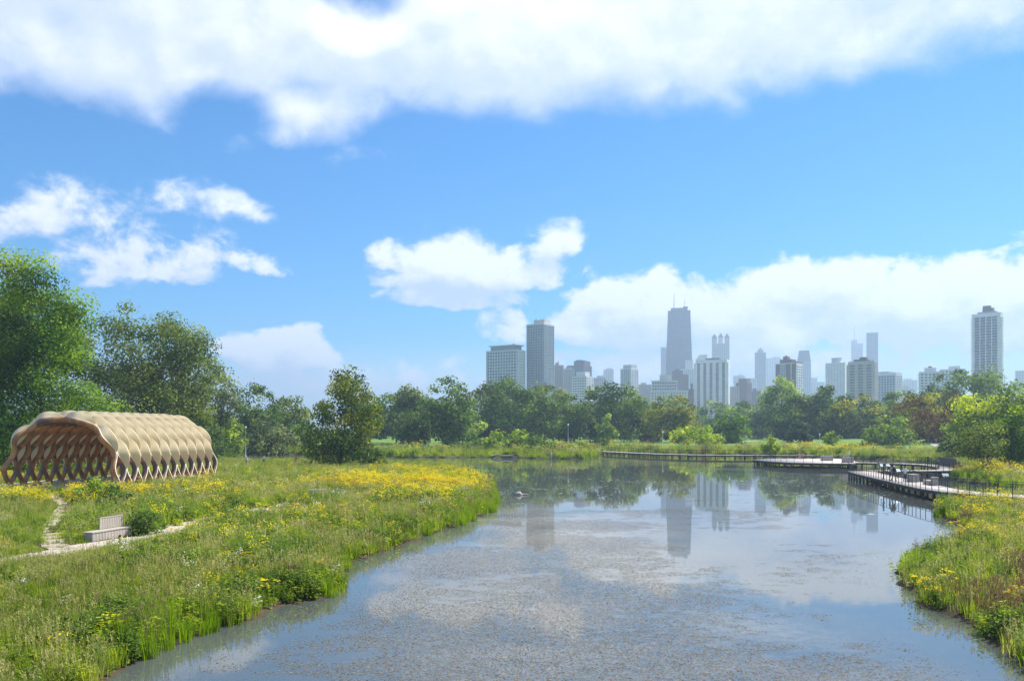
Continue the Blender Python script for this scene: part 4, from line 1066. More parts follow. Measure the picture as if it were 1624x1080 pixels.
def in_poly(x, y, poly):
    c = np.zeros(len(x), bool)
    for i in range(len(poly)):
        (ax, ay), (bx, by) = poly[i], poly[(i + 1) % len(poly)]
        k = ((ay > y) != (by > y)) & (x < (bx - ax) * (y - ay) / (by - ay + 1e-12) + ax); c ^= k
    return c
def bank_points(N, xr, yr, seed, margin=6.0):
    r = np.random.default_rng(seed)
    x = r.uniform(*xr, N); y = r.uniform(*yr, N)
    k = (np.abs(x) < 0.64 * y + margin); x = x[k]; y = y[k]
    sd = shore(x, y); k = sd > -0.40; x, y, sd = x[k], y[k], sd[k]
    k = ~in_poly(x, y, PLAZA)
    for L, hw in PATHS:
        dmin = np.full(len(x), 1e9)
        for q in L[::2]: dmin = np.minimum(dmin, (x - q[0]) ** 2 + (y - q[1]) ** 2)
        k &= np.sqrt(dmin) > hw + 0.02
    ca, sa = math.cos(ang), math.sin(ang); lx = (x - bx0) * ca + (y - by0) * sa; ly = -(x - bx0) * sa + (y - by0) * ca
    k &= ~((lx > -0.3) & (lx < BL + 0.3) & (ly > -0.5) & (ly < BW + 0.2))
    x, y, sd = x[k], y[k], sd[k]
    return x, y, sd, height(x, y, sd), r
# where plants stay low: the strip between the path and the water in front of the bench
def low_strip(x, y):
    w = np.zeros(len(x))
    L = PATHS[0][0]
    for q in L[::2]:
        if (39 < q[1] < 48 and q[0] > -24) or 58 < q[1] < 62: w = np.maximum(w, np.exp(-(((x - q[0]) / 2.6) ** 2 + ((y - (q[1] - 2.6)) / 3.0) ** 2)))
    q = PATHS[1][0]
    for q_ in q[::2]: w = np.maximum(w, 0.8 * np.exp(-(((x - q_[0]) / 1.4) ** 2 + ((y - (q_[1] - 1.0)) / 2.2) ** 2)))
    w = np.maximum(w, 0.8 * bump(x, y, 45, 65, 7, 5)); w = np.maximum(w, 0.95 * bump(x, y, -56, 68.5, 9.5, 5.5))
    return w
def bump(x, y, cx, cy_, rx, ry): return np.exp(-(((x - cx) / rx) ** 2 + ((y - cy_) / ry) ** 2))
ACC = {k: ([], [], []) for k in KINDS}
def give(kind, mask, P, scl, hue):
    a, b, c = ACC[kind]; a.append(P[mask]); b.append(scl[mask]); c.append(hue[mask])
def plant_area(N, xr, yr, seed, grow, yellow, far=False, fy=1.0):
    x, y, sd, z, r = bank_points(N, xr, yr, seed)
    P = np.stack([x, y, z - 0.02], 1); n = len(x)
    u = r.random(n); a1 = vnoise(x, y, 0.16, 21); a2 = vnoise(x, y, 0.45, 22); a3 = vnoise(x, y, 0.9, 23); a4 = vnoise(x, y, 0.22, 24)
    low = low_strip(x, y) if not far else 0.8 * bump(x, y, 95, 192, 24, 12)
    scl = grow * np.where((x < 0) & (y > 125) & (y < 185), 0.75, 1.0) * (0.72 + 0.6 * r.random(n)) * (1 - 0.74 * low) * (0.62 + 0.5 * a2 + 0.35 * a1)
    hue = np.clip(0.02 + 1.0 * (0.55 * a1 + 0.45 * a3) + r.normal(0, 0.13, n), 0, 1)
    lawn = lawn_mask(x, y, sd) > 0.5
    wet = sd < 0.05
    reed = (sd < 0.75 + 0.9 * sstep(a2, 0.3, 0.8)) & (a1 + 0.5 * a2 + 0.3 * a3 > 1.06) & (u < 0.72)
    yel = np.clip(yellow(x, y) * sstep(0.6 * a4 + 0.4 * a2, 0.34, 0.72), 0, 0.7)
    reed &= ~wet | (a2 > 0.45); lawn |= wet & ~reed
    v = r.random(n)
    isy = ~reed & (v < yel * fy) & ~lawn
    rust = ~reed & ~isy & (a4 > 0.85) & (v < 0.6) & ~lawn & ((x > 0) | (a3 > 0.8))
    forbm = ~reed & ~isy & ~rust & (r.random(n) < 0.14 + 0.30 * np.exp(-np.maximum(sd, 0) / 2.5) + 0.72 * sstep(a2 * 0.6 + a1 * 0.5, 0.46, 0.66)) & ~lawn
    wh = ~reed & ~isy & ~rust & ~forbm & (r.random(n) < 0.006 + 0.03 * (a3 > 0.82)) & ~lawn
    gr = ~(reed | isy | rust | forbm | wh) & ~lawn
    give('reed', reed, P, scl * 0.72, np.clip(hue - 0.05, 0, 1)); give('goldenrod', isy, P, scl * 1.12, hue); give('rust_sedge', rust, P, scl, hue)
    give('forb', forbm, P, scl * 1.05, hue); give('white_flower', wh, P, scl, hue); give('grass', gr, P, scl, hue)
def bump(x, y, cx, cy_, rx, ry): return np.exp(-(((x - cx) / rx) ** 2 + ((y - cy_) / ry) ** 2))
def yel_left(x, y):
    return 0.006 + 0.46 * bump(x, y, -9, 86, 9, 14) + 0.5 * bump(x, y, -8, 110, 10, 15) + 0.07 * bump(x, y, -31, 100, 13, 16) + 0.26 * bump(x, y, -40, 66, 9, 6) + 0.3 * bump(x, y, -33, 66, 6, 4) + 0.5 * bump(x, y, -62, 84, 10, 16) + 0.06 * bump(x, y, -12, 62, 7, 14) + 0.0 * bump(x, y, -16, 28, 6, 6)
def yel_right(x, y):
    return 0.02 + 0.34 * bump(x, y, 38, 58, 9, 6) + 0.22 * bump(x, y, 30, 48, 6, 5) + 0.15 * bump(x, y, 44, 70, 10, 4) + 0.6 * bump(x, y, 66, 106, 9, 10)
def yel_far(x, y):
    return 0.03 + 0.6 * bump(x, y, 82, 206, 12, 8) + 0.06 * bump(x, y, 10, 200, 20, 15)
plant_area(26000, (-34, 0), (16, 48), 301, 0.86, yel_left)
plant_area(30000, (-60, 0), (48, 92), 302, 1.0, yel_left)
plant_area(24000, (-95, 0), (92, 178), 303, 0.92, yel_left)
plant_area(15000, (10, 46), (16, 62), 304, 0.95, yel_right)
plant_area(9000, (28, 78), (60, 100), 305, 1.1, yel_right)
plant_area(14000, (54, 125), (92, 196), 306, 1.35, yel_right)
plant_area(30000, (-150, 140), (180, 275), 307, 2.2, yel_far, True)
for nm, coll, lab, cat in (('prairie_grass', 'grass', 'green and tan prairie grass covering the pond banks', 'grass'), ('shore_reed_fringe', 'reed', 'bright green reeds fringing the waterline', 'reeds'),
                           ('leafy_ground_cover', 'forb', 'leafy green wild plants growing among the grass', 'wild plants'), ('yellow_wildflower_cover', 'goldenrod', 'yellow goldenrod and daisies flowering across the banks', 'wildflowers'),
                           ('white_wildflower_cover', 'white_flower', 'scattered white wildflowers in the meadow', 'wildflowers'), ('rusty_sedge_cover', 'rust_sedge', 'rusty brown sedge and seed heads in patches', 'sedge')):
    a_, b_, c_ = ACC[coll]
    scatter(nm, lab, cat, coll, np.concatenate(a_), np.concatenate(b_), np.concatenate(c_))

# ------------------------------------------------------------------ skyline
def wallmat(name, c, rough=0.85): solid(name, c, tuple(v * 0.86 for v in c), 0.08, rough, 0.25)
for nm, c in (('white_concrete', (0.74, 0.74, 0.74)), ('pale_stone', (0.62, 0.59, 0.56)), ('beige_brick', (0.46, 0.39, 0.33)), ('grey_concrete', (0.40, 0.40, 0.41)), ('brown_brick', (0.17, 0.115, 0.10)),
              ('mauve_brick', (0.25, 0.19, 0.185)), ('dark_facade', (0.10, 0.10, 0.105)), ('black_steel', (0.030, 0.032, 0.036)), ('blue_frame', (0.30, 0.36, 0.41)), ('roof_metal', (0.24, 0.28, 0.30)), ('tan_concrete', (0.47, 0.44, 0.40)), ('silver_panel', (0.50, 0.55, 0.61))):
    wallmat(nm, c)
def glassmat(name, c1, c2, rough=0.12):
    m, t = new_mat(name)
    tcn = t.new('ShaderNodeTexCoord'); oi = t.new('ShaderNodeObjectInfo')
    mp = t.new('ShaderNodeMapping'); mp.inputs['Scale'].default_value = (0.31, 0.31, 0.29); t.link(tcn.outputs['Object'], mp.inputs['Vector'])
    fl = t.new('ShaderNodeVectorMath', operation='FLOOR'); t.link(mp.outputs[0], fl.inputs[0])
    wn = t.new('ShaderNodeTexWhiteNoise'); t.link(fl.outputs[0], wn.inputs['Vector'])
    v = t.m('FRACT', t.m('ADD', wn.outputs['Value'], oi.outputs['Random']))
    p = t.new('ShaderNodeBsdfPrincipled'); t.link(t.ramp(v, [(0.0, c1), (0.86, c2), (0.985, tuple(0.5 * q + 0.20 for q in c2))]), p.inputs['Base Color'])
    p.inputs['Roughness'].default_value = rough; p.inputs['Specular IOR Level'].default_value = 0.7
    out(t, p.outputs[0])
glassmat('glass_blue', (0.035, 0.060, 0.085), (0.075, 0.120, 0.160))
glassmat('glass_dark', (0.025, 0.035, 0.050), (0.060, 0.080, 0.105))
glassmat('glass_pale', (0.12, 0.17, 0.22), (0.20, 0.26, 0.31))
glassmat('glass_black', (0.018, 0.022, 0.028), (0.030, 0.036, 0.044))
glassmat('glass_teal', (0.06, 0.13, 0.17), (0.13, 0.23, 0.28))

class Tower:
    """Building standing at distance D. Local x along the front, y into depth, front face at y=0."""
    def __init__(s, name, label, x0, x1, ytop, D, wall, split=None, theta=28, depth=None, group='downtown skyline buildings'):
        az_ = math.atan2((x0 + (split or x1)) / 2 - HX, F)
        k = D / F / math.cos(az_) * math.cos(az_)
        s.D = D; s.k = k
        if split is None: s.W = (x1 - x0) * k; s.Dp = depth or min(s.W, 30); th = -az_
        else:
            s.W = (split - x0) * k / math.cos(R(theta)); s.Dp = (x1 - split) * k / math.sin(R(theta)); th = -az_ + R(theta)
        s.th = th
        X0 = fx(x0, D)
        s.H = fz(ytop, D); s.wall = wall
        s.root = thing(name, label, 'building', (X0, D, 0.0), th if split is None else -az_ + R(theta) * -1 + 0 * th, group)
        if split is not None: s.root.rotation_euler = (0, 0, -az_ - R(theta) * -1) if False else (0, 0, -az_ - 0.0)
        # a face turned by theta: its right end lies nearer, so the right side shows
        if split is not None: s.root.rotation_euler = (0, 0, -az_ - R(theta))
        s.zvis = max(0.0, fz(668, D))
        s.root.location.z = 0
    def box(s, part, x, y, w, d, z0, z1, mat, bevel=0): return MB().box((x + w / 2, y + d / 2, (z0 + z1) / 2), (w, d, z1 - z0)).build(part, mat, s.root)
    def core(s, mat=None, part='wall', inset=0.0):
        return s.box(part, 0, 0, s.W, s.Dp, 0, s.H, mat or s.wall)
    def px(s, p, p0): return (p - p0) * s.k
    def top(s, part, fx0, fx1, z0, z1, mat, fy0=0.2, fy1=0.8):
        return s.box(part, s.W * fx0, s.Dp * fy0, s.W * (fx1 - fx0), s.Dp * (fy1 - fy0), z0, z1, mat)
    def facade(s, face, cols, floor=3.2, wf=0.6, hf=0.6, glass='glass_dark', frame=None, rim=(1.5, 1.5), x0=0.0, x1=None, single=False, pier=0.45, span=True, zlo=None, ztop=None, piers=True):
        """Panes in a projecting grid of piers and spandrels on the front or right face."""
        frame = frame or s.wall
        L = s.W if face == 'front' else s.Dp
        x1 = L if x1 is None else x1
        zt = (ztop or s.H) - rim[1]; zb = s.zvis if zlo is None else zlo; rows = max(1, int((zt - zb) / floor)); zb = zt - rows * floor
        pitch = (x1 - x0 - 2 * rim[0]) / cols; pw = pitch * wf; ph = floor * hf
        def put(mb, cx, cz, w, h, dep, off):
            if face == 'front': mb.box((cx, -off, cz), (w, dep, h))
            else: mb.box((s.W + off, cx, cz), (dep, w, h))
        if single:
            base = MB(); 
            if face == 'front': base.box((0, 0, 0), (pw, 0.12, ph))
            else: base.box((0, 0, 0), (0.12, pw, ph))
            wm = base.mesh('window'); wm.materials.append(MATS[glass])
        W = MB(); cnt = 0
        for r_ in range(rows):
            cz = zb + (r_ + 0.5) * floor
            for c in range(cols):
                cx = x0 + rim[0] + (c + 0.5) * pitch
                if single and cnt < 150:
                    o = obj('window', wm, s.root); o.location = (cx, -0.05, cz) if face == 'front' else (s.W + 0.05, cx, cz); cnt += 1
                else: put(W, cx, cz, pw, ph, 0.12, 0.05)
        if W.v:
            o = W.build('window_grid', glass, s.root); o['kind'] = 'stuff'
        Fm = MB()
        if piers:
            for c in range(cols + 1):
                cx = x0 + rim[0] + c * pitch; put(Fm, cx, (zb + zt) / 2, pitch * (1 - wf), zt - zb, 0.5, pier)
        if span:
            for r_ in range(rows + 1): put(Fm, (x0 + x1) / 2, zb + r_ * floor, x1 - x0 - 0.2, floor * (1 - hf), 0.3, pier * 0.6)
        if Fm.v: Fm.build('facade_frame', frame, s.root)
        return s

def tower(*a, **k): return Tower(*a, **k)
# 1 broad glass block with flat overhanging roof
b = tower('glass_tower', 'broad pale blue glass block with flat overhanging roof, leftmost of the skyline', 771, 833, 557, 1000, 'blue_frame', split=820, theta=32)
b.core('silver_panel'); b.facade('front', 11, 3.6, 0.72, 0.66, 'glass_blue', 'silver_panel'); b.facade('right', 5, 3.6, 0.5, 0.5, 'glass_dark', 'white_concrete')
b.top('penthouse', 0.12, 0.90, b.H, b.H + 5.2, 'roof_metal', 0.1, 0.9); b.top('roof_slab', 0.07, 0.96, b.H + 5.2, b.H + 6.0, 'grey_concrete', 0.02, 0.98); b.top('vent', 0.74, 0.78, b.H + 6.0, b.H + 8.0, 'grey_concrete', 0.4, 0.5)
# 2 tall slab with fine grid
b = tower('grid_tower', 'tallest left tower of blue grey grid with pale rooftop block', 835, 879, 516, 1000, 'silver_panel', split=862, theta=33)
b.core('blue_frame'); b.facade('front', 9, 3.1, 0.66, 0.60, 'glass_blue', 'blue_frame'); b.facade('right', 7, 3.1, 0.6, 0.60, 'glass_blue', 'blue_frame')
b.top('penthouse', 0.30, 0.92, b.H, b.H + 6.2, 'pale_stone', 0.2, 0.8); b.top('tank', 0.34, 0.42, b.H + 6.2, b.H + 8.0, 'pale_stone', 0.3, 0.5); b.top('parapet', 0.0, 1.0, b.H, b.H + 1.0, 'white_concrete', 0.0, 1.0)
# 3,4 beige masonry pair
b = tower('stone_apartment_block', 'beige masonry apartment block right beside the tallest left tower', 879, 894, 579, 1300, 'beige_brick'); b.core(); b.facade('front', 5, 3.3, 0.45, 0.5)
b.top('penthouse', 0.1, 0.5, b.H, b.H + 4, 'beige_brick'); b.top('chimney', 0.35, 0.45, b.H + 4, b.H + 7, 'beige_brick', 0.4, 0.5)
b = tower('stone_apartment_block', 'narrow tan block in front of the dark brown tower', 893, 911, 585, 1280, 'tan_concrete'); b.core(); b.facade('front', 6, 3.2, 0.5, 0.5); b.top('penthouse', 0.2, 0.8, b.H, b.H + 3, 'tan_concrete')
# 5 dark stepped tower
b = tower('dark_tower', 'dark brown stepped tower left of centre', 899, 938, 580, 1500, 'dark_facade', split=925, theta=28); b.core(); b.facade('front', 9, 3.4, 0.5, 0.5, 'glass_dark'); b.facade('right', 4, 3.4, 0.5, 0.5)
b.top('upper_block', 0.38, 0.98, b.H, b.H + 8, 'dark_facade', 0.1, 0.9); b.top('penthouse', 0.45, 0.75, b.H + 8, b.H + 10, 'dark_facade')
b = tower('banded_office_block', 'white and blue banded block below the dark brown tower', 907, 941, 597, 1100, 'white_concrete', split=929, theta=30); b.core('grey_concrete'); b.facade('front', 7, 3.4, 0.8, 0.55, 'glass_blue', 'white_concrete'); b.facade('right', 4, 3.4, 0.6, 0.55, 'glass_blue', 'white_concrete')
b.top('penthouse', 0.2, 0.85, b.H, b.H + 6, 'white_concrete')
b = tower('stone_apartment_block', 'low pale block between the banded block and the twin faced tower', 941, 961, 599, 1500, 'pale_stone'); b.core(); b.facade('front', 6, 3.3, 0.5, 0.5); b.top('penthouse', 0.3, 0.8, b.H, b.H + 4, 'pale_stone')
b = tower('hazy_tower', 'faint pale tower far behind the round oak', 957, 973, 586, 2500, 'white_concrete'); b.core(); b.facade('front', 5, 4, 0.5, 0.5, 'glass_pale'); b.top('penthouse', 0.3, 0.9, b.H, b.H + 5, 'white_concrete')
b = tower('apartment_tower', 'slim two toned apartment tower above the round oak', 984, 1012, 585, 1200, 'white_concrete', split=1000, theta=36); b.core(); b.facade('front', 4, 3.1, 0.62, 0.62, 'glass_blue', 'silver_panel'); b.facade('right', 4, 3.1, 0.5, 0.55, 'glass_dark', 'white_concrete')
b.top('penthouse', 0.15, 0.95, b.H, b.H + 5.5, 'pale_stone', 0.15, 0.9)
b = tower('stone_apartment_block', 'short hazy stone block left of the classical block', 1012, 1033, 610, 1500, 'beige_brick'); b.core(); b.facade('front', 6, 3.3, 0.45, 0.5); b.top('penthouse', 0.2, 0.6, b.H, b.H + 3.5, 'beige_brick')
# 11 classical block
b = tower('classical_block', 'wide cream classical block with setback top left of the white striped tower', 1031, 1090, 620, 1100, 'pale_stone', depth=26); b.core(); b.facade('front', 13, 3.6, 0.45, 0.5, 'glass_dark', 'pale_stone')
u = b.box('upper_storeys', 2, 3, b.W * 0.68, 20, b.H, b.H + 13, 'pale_stone')
for r_ in range(3): 
    o = MB()
    for c in range(10): o.box((4.2 + c * b.W * 0.065, 2.95, b.H + 2.6 + r_ * 4.0), (b.W * 0.045, 0.16, 2.1))
    q = o.build('window_row', 'glass_dark', b.root); q['kind'] = 'stuff'
b.box('cornice', 1.2, 2.2, b.W * 0.68 + 1.6, 21.6, b.H + 13, b.H + 14, 'white_concrete'); b.box('cornice', -0.6, -0.6, b.W + 1.2, 27, b.H - 0.4, b.H + 0.5, 'white_concrete')
b.box('penthouse', b.W * 0.25, 7, b.W * 0.32, 10, b.H + 14, b.H + 22, 'pale_stone')
# 13, 12 giant tapered dark tower
b = tower('hazy_tower', 'pale slab tower just left of the giant tapered tower', 1048, 1058, 551, 2600, 'silver_panel'); b.core(); b.facade('front', 4, 4, 0.6, 0.55, 'glass_pale')
D_ = 2320
hn = thing('tapered_skyscraper', 'giant dark tapered skyscraper with two antennas', 'building', (fx(1077, D_), D_, 0), -math.atan2(1077 - HX, F), 'downtown skyline buildings')
kk = D_ / F; zt = fz(494, D_); wt_, wb_ = 33.0 * kk, 46.5 * kk; dt_, db_ = wt_ * 0.65, wb_ * 0.65
def hx_(z): return (wb_ + (wt_ - wb_) * z / zt) / 2
def hy_(z): return (db_ + (dt_ - db_) * z / zt) / 2
mb = MB(); vs = [(-hx_(0), -hy_(0), 0), (hx_(0), -hy_(0), 0), (hx_(0), hy_(0), 0), (-hx_(0), hy_(0), 0)] + [(-hx_(zt), -hy_(zt), zt), (hx_(zt), -hy_(zt), zt), (hx_(zt), hy_(zt), zt), (-hx_(zt), hy_(zt), zt)]
mb.add(vs, [(0, 3, 2, 1), (4, 5, 6, 7), (0, 1, 5, 4), (1, 2, 6, 5), (2, 3, 7, 6), (3, 0, 4, 7)]); mb.build('shaft', 'black_steel', hn)
gl = MB()
for i in range(int(zt / 3.9)):
    z = 4 + i * 3.9
    if z > zt - 4: break
    gl.box((0, -hy_(z) - 0.12, z), (hx_(z) * 1.9, 0.5, 2.0))
o = gl.build('window_grid', 'glass_black', hn); o['kind'] = 'stuff'
br = MB(); nX = 5
for i in range(nX):
    z0, z1 = i * zt / nX, (i + 1) * zt / nX
    for sg in (-1, 1): br.bar((-sg * hx_(z0), -hy_(z0) - 0.6, z0), (sg * hx_(z1), -hy_(z1) - 0.6, z1), 0.8, 2.6)
    br.bar((-hx_(z0), -hy_(z0) - 0.6, z0 + 1), (hx_(z0), -hy_(z0) - 0.6, z0 + 1), 0.8, 2.4)
for sg in (-1, 1):
    br.bar((sg * hx_(0), -hy_(0) - 0.6, 0), (sg * hx_(zt), -hy_(zt) - 0.6, zt), 2.0, 2.0)
br.build('cross_bracing', 'black_steel', hn)
MB().box((0, 0, zt + 4), (wt_ * 0.78, dt_ * 0.8, 8)).build('crown', 'dark_facade', hn)
MB().box((wt_ * 0.30, 0, zt + 9.5), (wt_ * 0.22, dt_ * 0.5, 5)).build('roof_block', 'dark_facade', hn)
for (pxx, yt) in ((1069.3, 466), (1085.5, 477)):
    xx = (pxx - 1077) * kk; z2 = fz(yt, D_)
    MB().tube([(xx, 0, zt + 8), (xx, 0, zt + (z2 - zt) * 0.45), (xx, 0, zt + (z2 - zt) * 0.46), (xx, 0, z2)], [2.6, 2.2, 1.3, 0.8], 6).build('antenna', 'white_concrete', hn)
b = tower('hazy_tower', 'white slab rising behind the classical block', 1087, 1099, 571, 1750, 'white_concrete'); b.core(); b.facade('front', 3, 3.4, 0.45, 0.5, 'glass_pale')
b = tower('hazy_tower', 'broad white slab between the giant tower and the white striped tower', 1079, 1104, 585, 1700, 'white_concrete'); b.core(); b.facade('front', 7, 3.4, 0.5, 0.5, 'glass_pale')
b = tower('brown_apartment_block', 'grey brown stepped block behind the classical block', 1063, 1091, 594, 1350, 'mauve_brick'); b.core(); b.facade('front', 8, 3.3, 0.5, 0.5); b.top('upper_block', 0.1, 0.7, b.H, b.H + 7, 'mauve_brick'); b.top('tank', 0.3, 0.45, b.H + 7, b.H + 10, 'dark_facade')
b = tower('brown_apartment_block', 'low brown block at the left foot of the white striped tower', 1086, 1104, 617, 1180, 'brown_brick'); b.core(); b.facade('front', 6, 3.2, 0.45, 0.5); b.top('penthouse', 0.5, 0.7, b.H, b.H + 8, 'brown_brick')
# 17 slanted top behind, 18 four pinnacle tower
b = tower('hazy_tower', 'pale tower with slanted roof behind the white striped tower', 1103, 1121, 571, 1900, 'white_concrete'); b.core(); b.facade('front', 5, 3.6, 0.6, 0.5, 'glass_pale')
MB().add([(0, 0, b.H), (b.W, 0, b.H), (b.W, b.Dp, b.H), (0, b.Dp, b.H), (b.W * .35, 0, b.H + 12), (b.W, 0, b.H + 12), (b.W, b.Dp, b.H + 12), (b.W * .35, b.Dp, b.H + 12)], [(0, 3, 2, 1), (4, 5, 6, 7), (0, 1, 5, 4), (1, 2, 6, 5), (2, 3, 7, 6), (3, 0, 4, 7)]).build('slanted_roof', 'white_concrete', b.root)
b = tower('pinnacle_tower', 'pale stone tower crowned by pointed corner lanterns', 1129, 1156, 545, 2300, 'pale_stone', depth=46); b.core(); b.facade('front', 9, 4.2, 0.42, 0.6, 'glass_pale', 'pale_stone')
for (f0, yy) in ((0.0, 0), (0.72, 0), (0.36, 23), (0.0, 34), (0.72, 34)):
    hh = 16 if yy != 23 else 20
    w_ = b.W * 0.28; l_ = b.box('lantern', b.W * f0, yy, w_, 12, b.H, b.H + hh, 'pale_stone'); cx, cy_ = b.W * f0 + w_ / 2, yy + 6
    z0 = b.H + hh; rr = w_ * 0.55
    MB().add([(cx - rr, cy_ - rr, z0), (cx + rr, cy_ - rr, z0), (cx + rr, cy_ + rr, z0), (cx - rr, cy_ + rr, z0), (cx, cy_, z0 + 13)], [(0, 3, 2, 1), (0, 1, 4), (1, 2, 4), (2, 3, 4), (3, 0, 4)]).build('spire', 'roof_metal', b.root)
# 16 white striped tower
b = tower('striped_tower', 'white tower with five dark window stripes in the centre', 1103, 1156, 573, 1150, 'white_concrete', split=1151, theta=14); b.core(); b.facade('front', 5, 3.3, 0.46, 0.84, 'glass_dark', 'white_concrete', single=True, rim=(0.2, 3.0), span=False)
sp = MB()
b.top('parapet', 0.0, 1.0, b.H, b.H + 1.2, 'white_concrete', 0.0, 1.0)
for i in range(5): b.top('roof_plant', 0.30 + i * 0.09, 0.36 + i * 0.09, b.H + 1.2, b.H + 4.0, 'dark_facade', 0.2, 0.8)
# 19-24
b = tower('grey_apartment_block', 'blue grey block just right of the white striped tower', 1155, 1172, 613, 1200, 'grey_concrete'); b.core(); b.facade('front', 5, 3.2, 0.55, 0.55, 'glass_blue')
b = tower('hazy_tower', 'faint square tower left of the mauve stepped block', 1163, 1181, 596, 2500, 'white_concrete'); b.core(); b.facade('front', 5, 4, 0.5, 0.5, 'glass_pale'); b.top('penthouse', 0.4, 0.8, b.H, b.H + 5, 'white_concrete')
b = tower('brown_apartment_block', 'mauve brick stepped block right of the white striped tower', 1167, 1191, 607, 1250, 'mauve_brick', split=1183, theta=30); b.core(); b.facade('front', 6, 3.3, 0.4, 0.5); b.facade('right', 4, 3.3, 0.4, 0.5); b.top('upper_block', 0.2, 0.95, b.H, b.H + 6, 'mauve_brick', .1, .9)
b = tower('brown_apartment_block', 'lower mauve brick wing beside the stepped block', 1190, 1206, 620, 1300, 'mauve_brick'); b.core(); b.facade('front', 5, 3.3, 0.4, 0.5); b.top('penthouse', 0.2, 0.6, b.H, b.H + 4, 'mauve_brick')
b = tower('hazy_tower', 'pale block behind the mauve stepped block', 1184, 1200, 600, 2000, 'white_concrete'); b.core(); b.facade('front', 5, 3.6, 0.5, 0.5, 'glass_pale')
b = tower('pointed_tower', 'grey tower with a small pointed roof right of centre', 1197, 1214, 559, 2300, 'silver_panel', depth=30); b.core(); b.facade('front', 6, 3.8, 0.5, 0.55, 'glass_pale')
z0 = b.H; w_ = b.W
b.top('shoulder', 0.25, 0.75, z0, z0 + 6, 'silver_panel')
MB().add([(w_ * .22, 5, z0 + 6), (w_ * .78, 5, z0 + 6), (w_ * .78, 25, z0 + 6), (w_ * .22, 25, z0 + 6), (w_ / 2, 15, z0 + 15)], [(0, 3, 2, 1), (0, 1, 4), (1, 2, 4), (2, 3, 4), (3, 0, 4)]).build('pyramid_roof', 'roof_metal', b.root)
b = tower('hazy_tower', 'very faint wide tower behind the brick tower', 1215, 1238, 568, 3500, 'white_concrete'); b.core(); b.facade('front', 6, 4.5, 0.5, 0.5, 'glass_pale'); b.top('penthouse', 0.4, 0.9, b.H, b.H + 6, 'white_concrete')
# 26 brick tower
b = tower('brick_tower', 'dark brick tower with a blue glass stripe and white right side', 1230, 1270, 578, 1000, 'brown_brick', split=1261, theta=24); b.core()
b.box('side_wall', b.W - 0.4, -0.3, 1.0, b.Dp + 0.6, 0, b.H + 0.4, 'white_concrete'); b.facade('front', 3, 3.2, 0.78, 0.66, 'glass_teal', 'silver_panel', x0=b.W * 0.22, x1=b.W * 0.50, single=True, rim=(0.3, 1.0))
W_ = MB()
for r_ in range(16):
    for c in range(3): W_.box((b.W + 0.66, (c + 0.5) * b.Dp / 3, b.H - 4 - r_ * 3.2), (0.12, b.Dp * 0.16, 1.7))
q = W_.build('window_grid', 'glass_dark', b.root); q['kind'] = 'stuff'
b.box('brick_pier', b.W * 0.74, -0.5, 0.8, 0.6, 0, b.H, 'white_concrete'); b.box('parapet', -0.3, -0.3, b.W + 0.6, 0.8, b.H, b.H + 0.9, 'white_concrete')
b.top('penthouse', 0.18, 0.74, b.H, b.H + 5.6, 'brown_brick', 0.1, 0.9); b.top('roof_block', 0.30, 0.50, b.H + 5.6, b.H + 9.2, 'brown_brick', 0.2, 0.7); b.top('tank', 0.36, 0.44, b.H + 9.2, b.H + 10.4, 'dark_facade', 0.3, 0.5); b.top('roof_edge', 0.70, 1.02, b.H, b.H + 2.2, 'brown_brick', 0.0, 1.0)
# 27 mansard tower
b = tower('mansard_tower', 'grey stone tower with narrowing dark crown right of the brick tower', 1264, 1285, 573, 2200, 'silver_panel', depth=32); b.core(); b.facade('front', 6, 3.8, 0.45, 0.55, 'glass_pale', 'silver_panel')
w_ = b.W; z0 = b.H
MB().add([(w_ * .02, 1, z0), (w_ * .98, 1, z0), (w_ * .98, 31, z0), (w_ * .02, 31, z0), (w_ * .14, 6, z0 + 29), (w_ * .86, 6, z0 + 29), (w_ * .86, 26, z0 + 29), (w_ * .14, 26, z0 + 29)], [(0, 3, 2, 1), (4, 5, 6, 7), (0, 1, 5, 4), (1, 2, 6, 5), (2, 3, 7, 6), (3, 0, 4, 7)]).build('mansard_roof', 'roof_metal', b.root)
b = tower('hazy_tower', 'low faint stepped block between the mansard tower and the white grid tower', 1285, 1306, 606, 3000, 'pale_stone'); b.core(); b.facade('front', 5, 4, 0.4, 0.5, 'glass_pale'); b.top('upper_block', 0.0, 0.5, b.H, b.H + 16, 'pale_stone')
# 29 white grid
b = tower('grid_tower', 'white grid tower with rounded rooftop block left of the tan concrete tower', 1309, 1342, 576, 1500, 'white_concrete', split=1338, theta=14); b.core(); b.facade('front', 12, 3.3, 0.52, 0.52, 'glass_blue', 'white_concrete')
MB().tube([(b.W * 0.5, 10, b.H), (b.W * 0.5, 10, b.H + 7.5)], b.W * 0.25, 14).build('rooftop_drum', 'silver_panel', b.root); MB().tube([(b.W * 0.5, 10, b.H + 7.5), (b.W * 0.5, 10, b.H + 9)], b.W * 0.28, 14).build('drum_cap', 'grey_concrete', b.root)
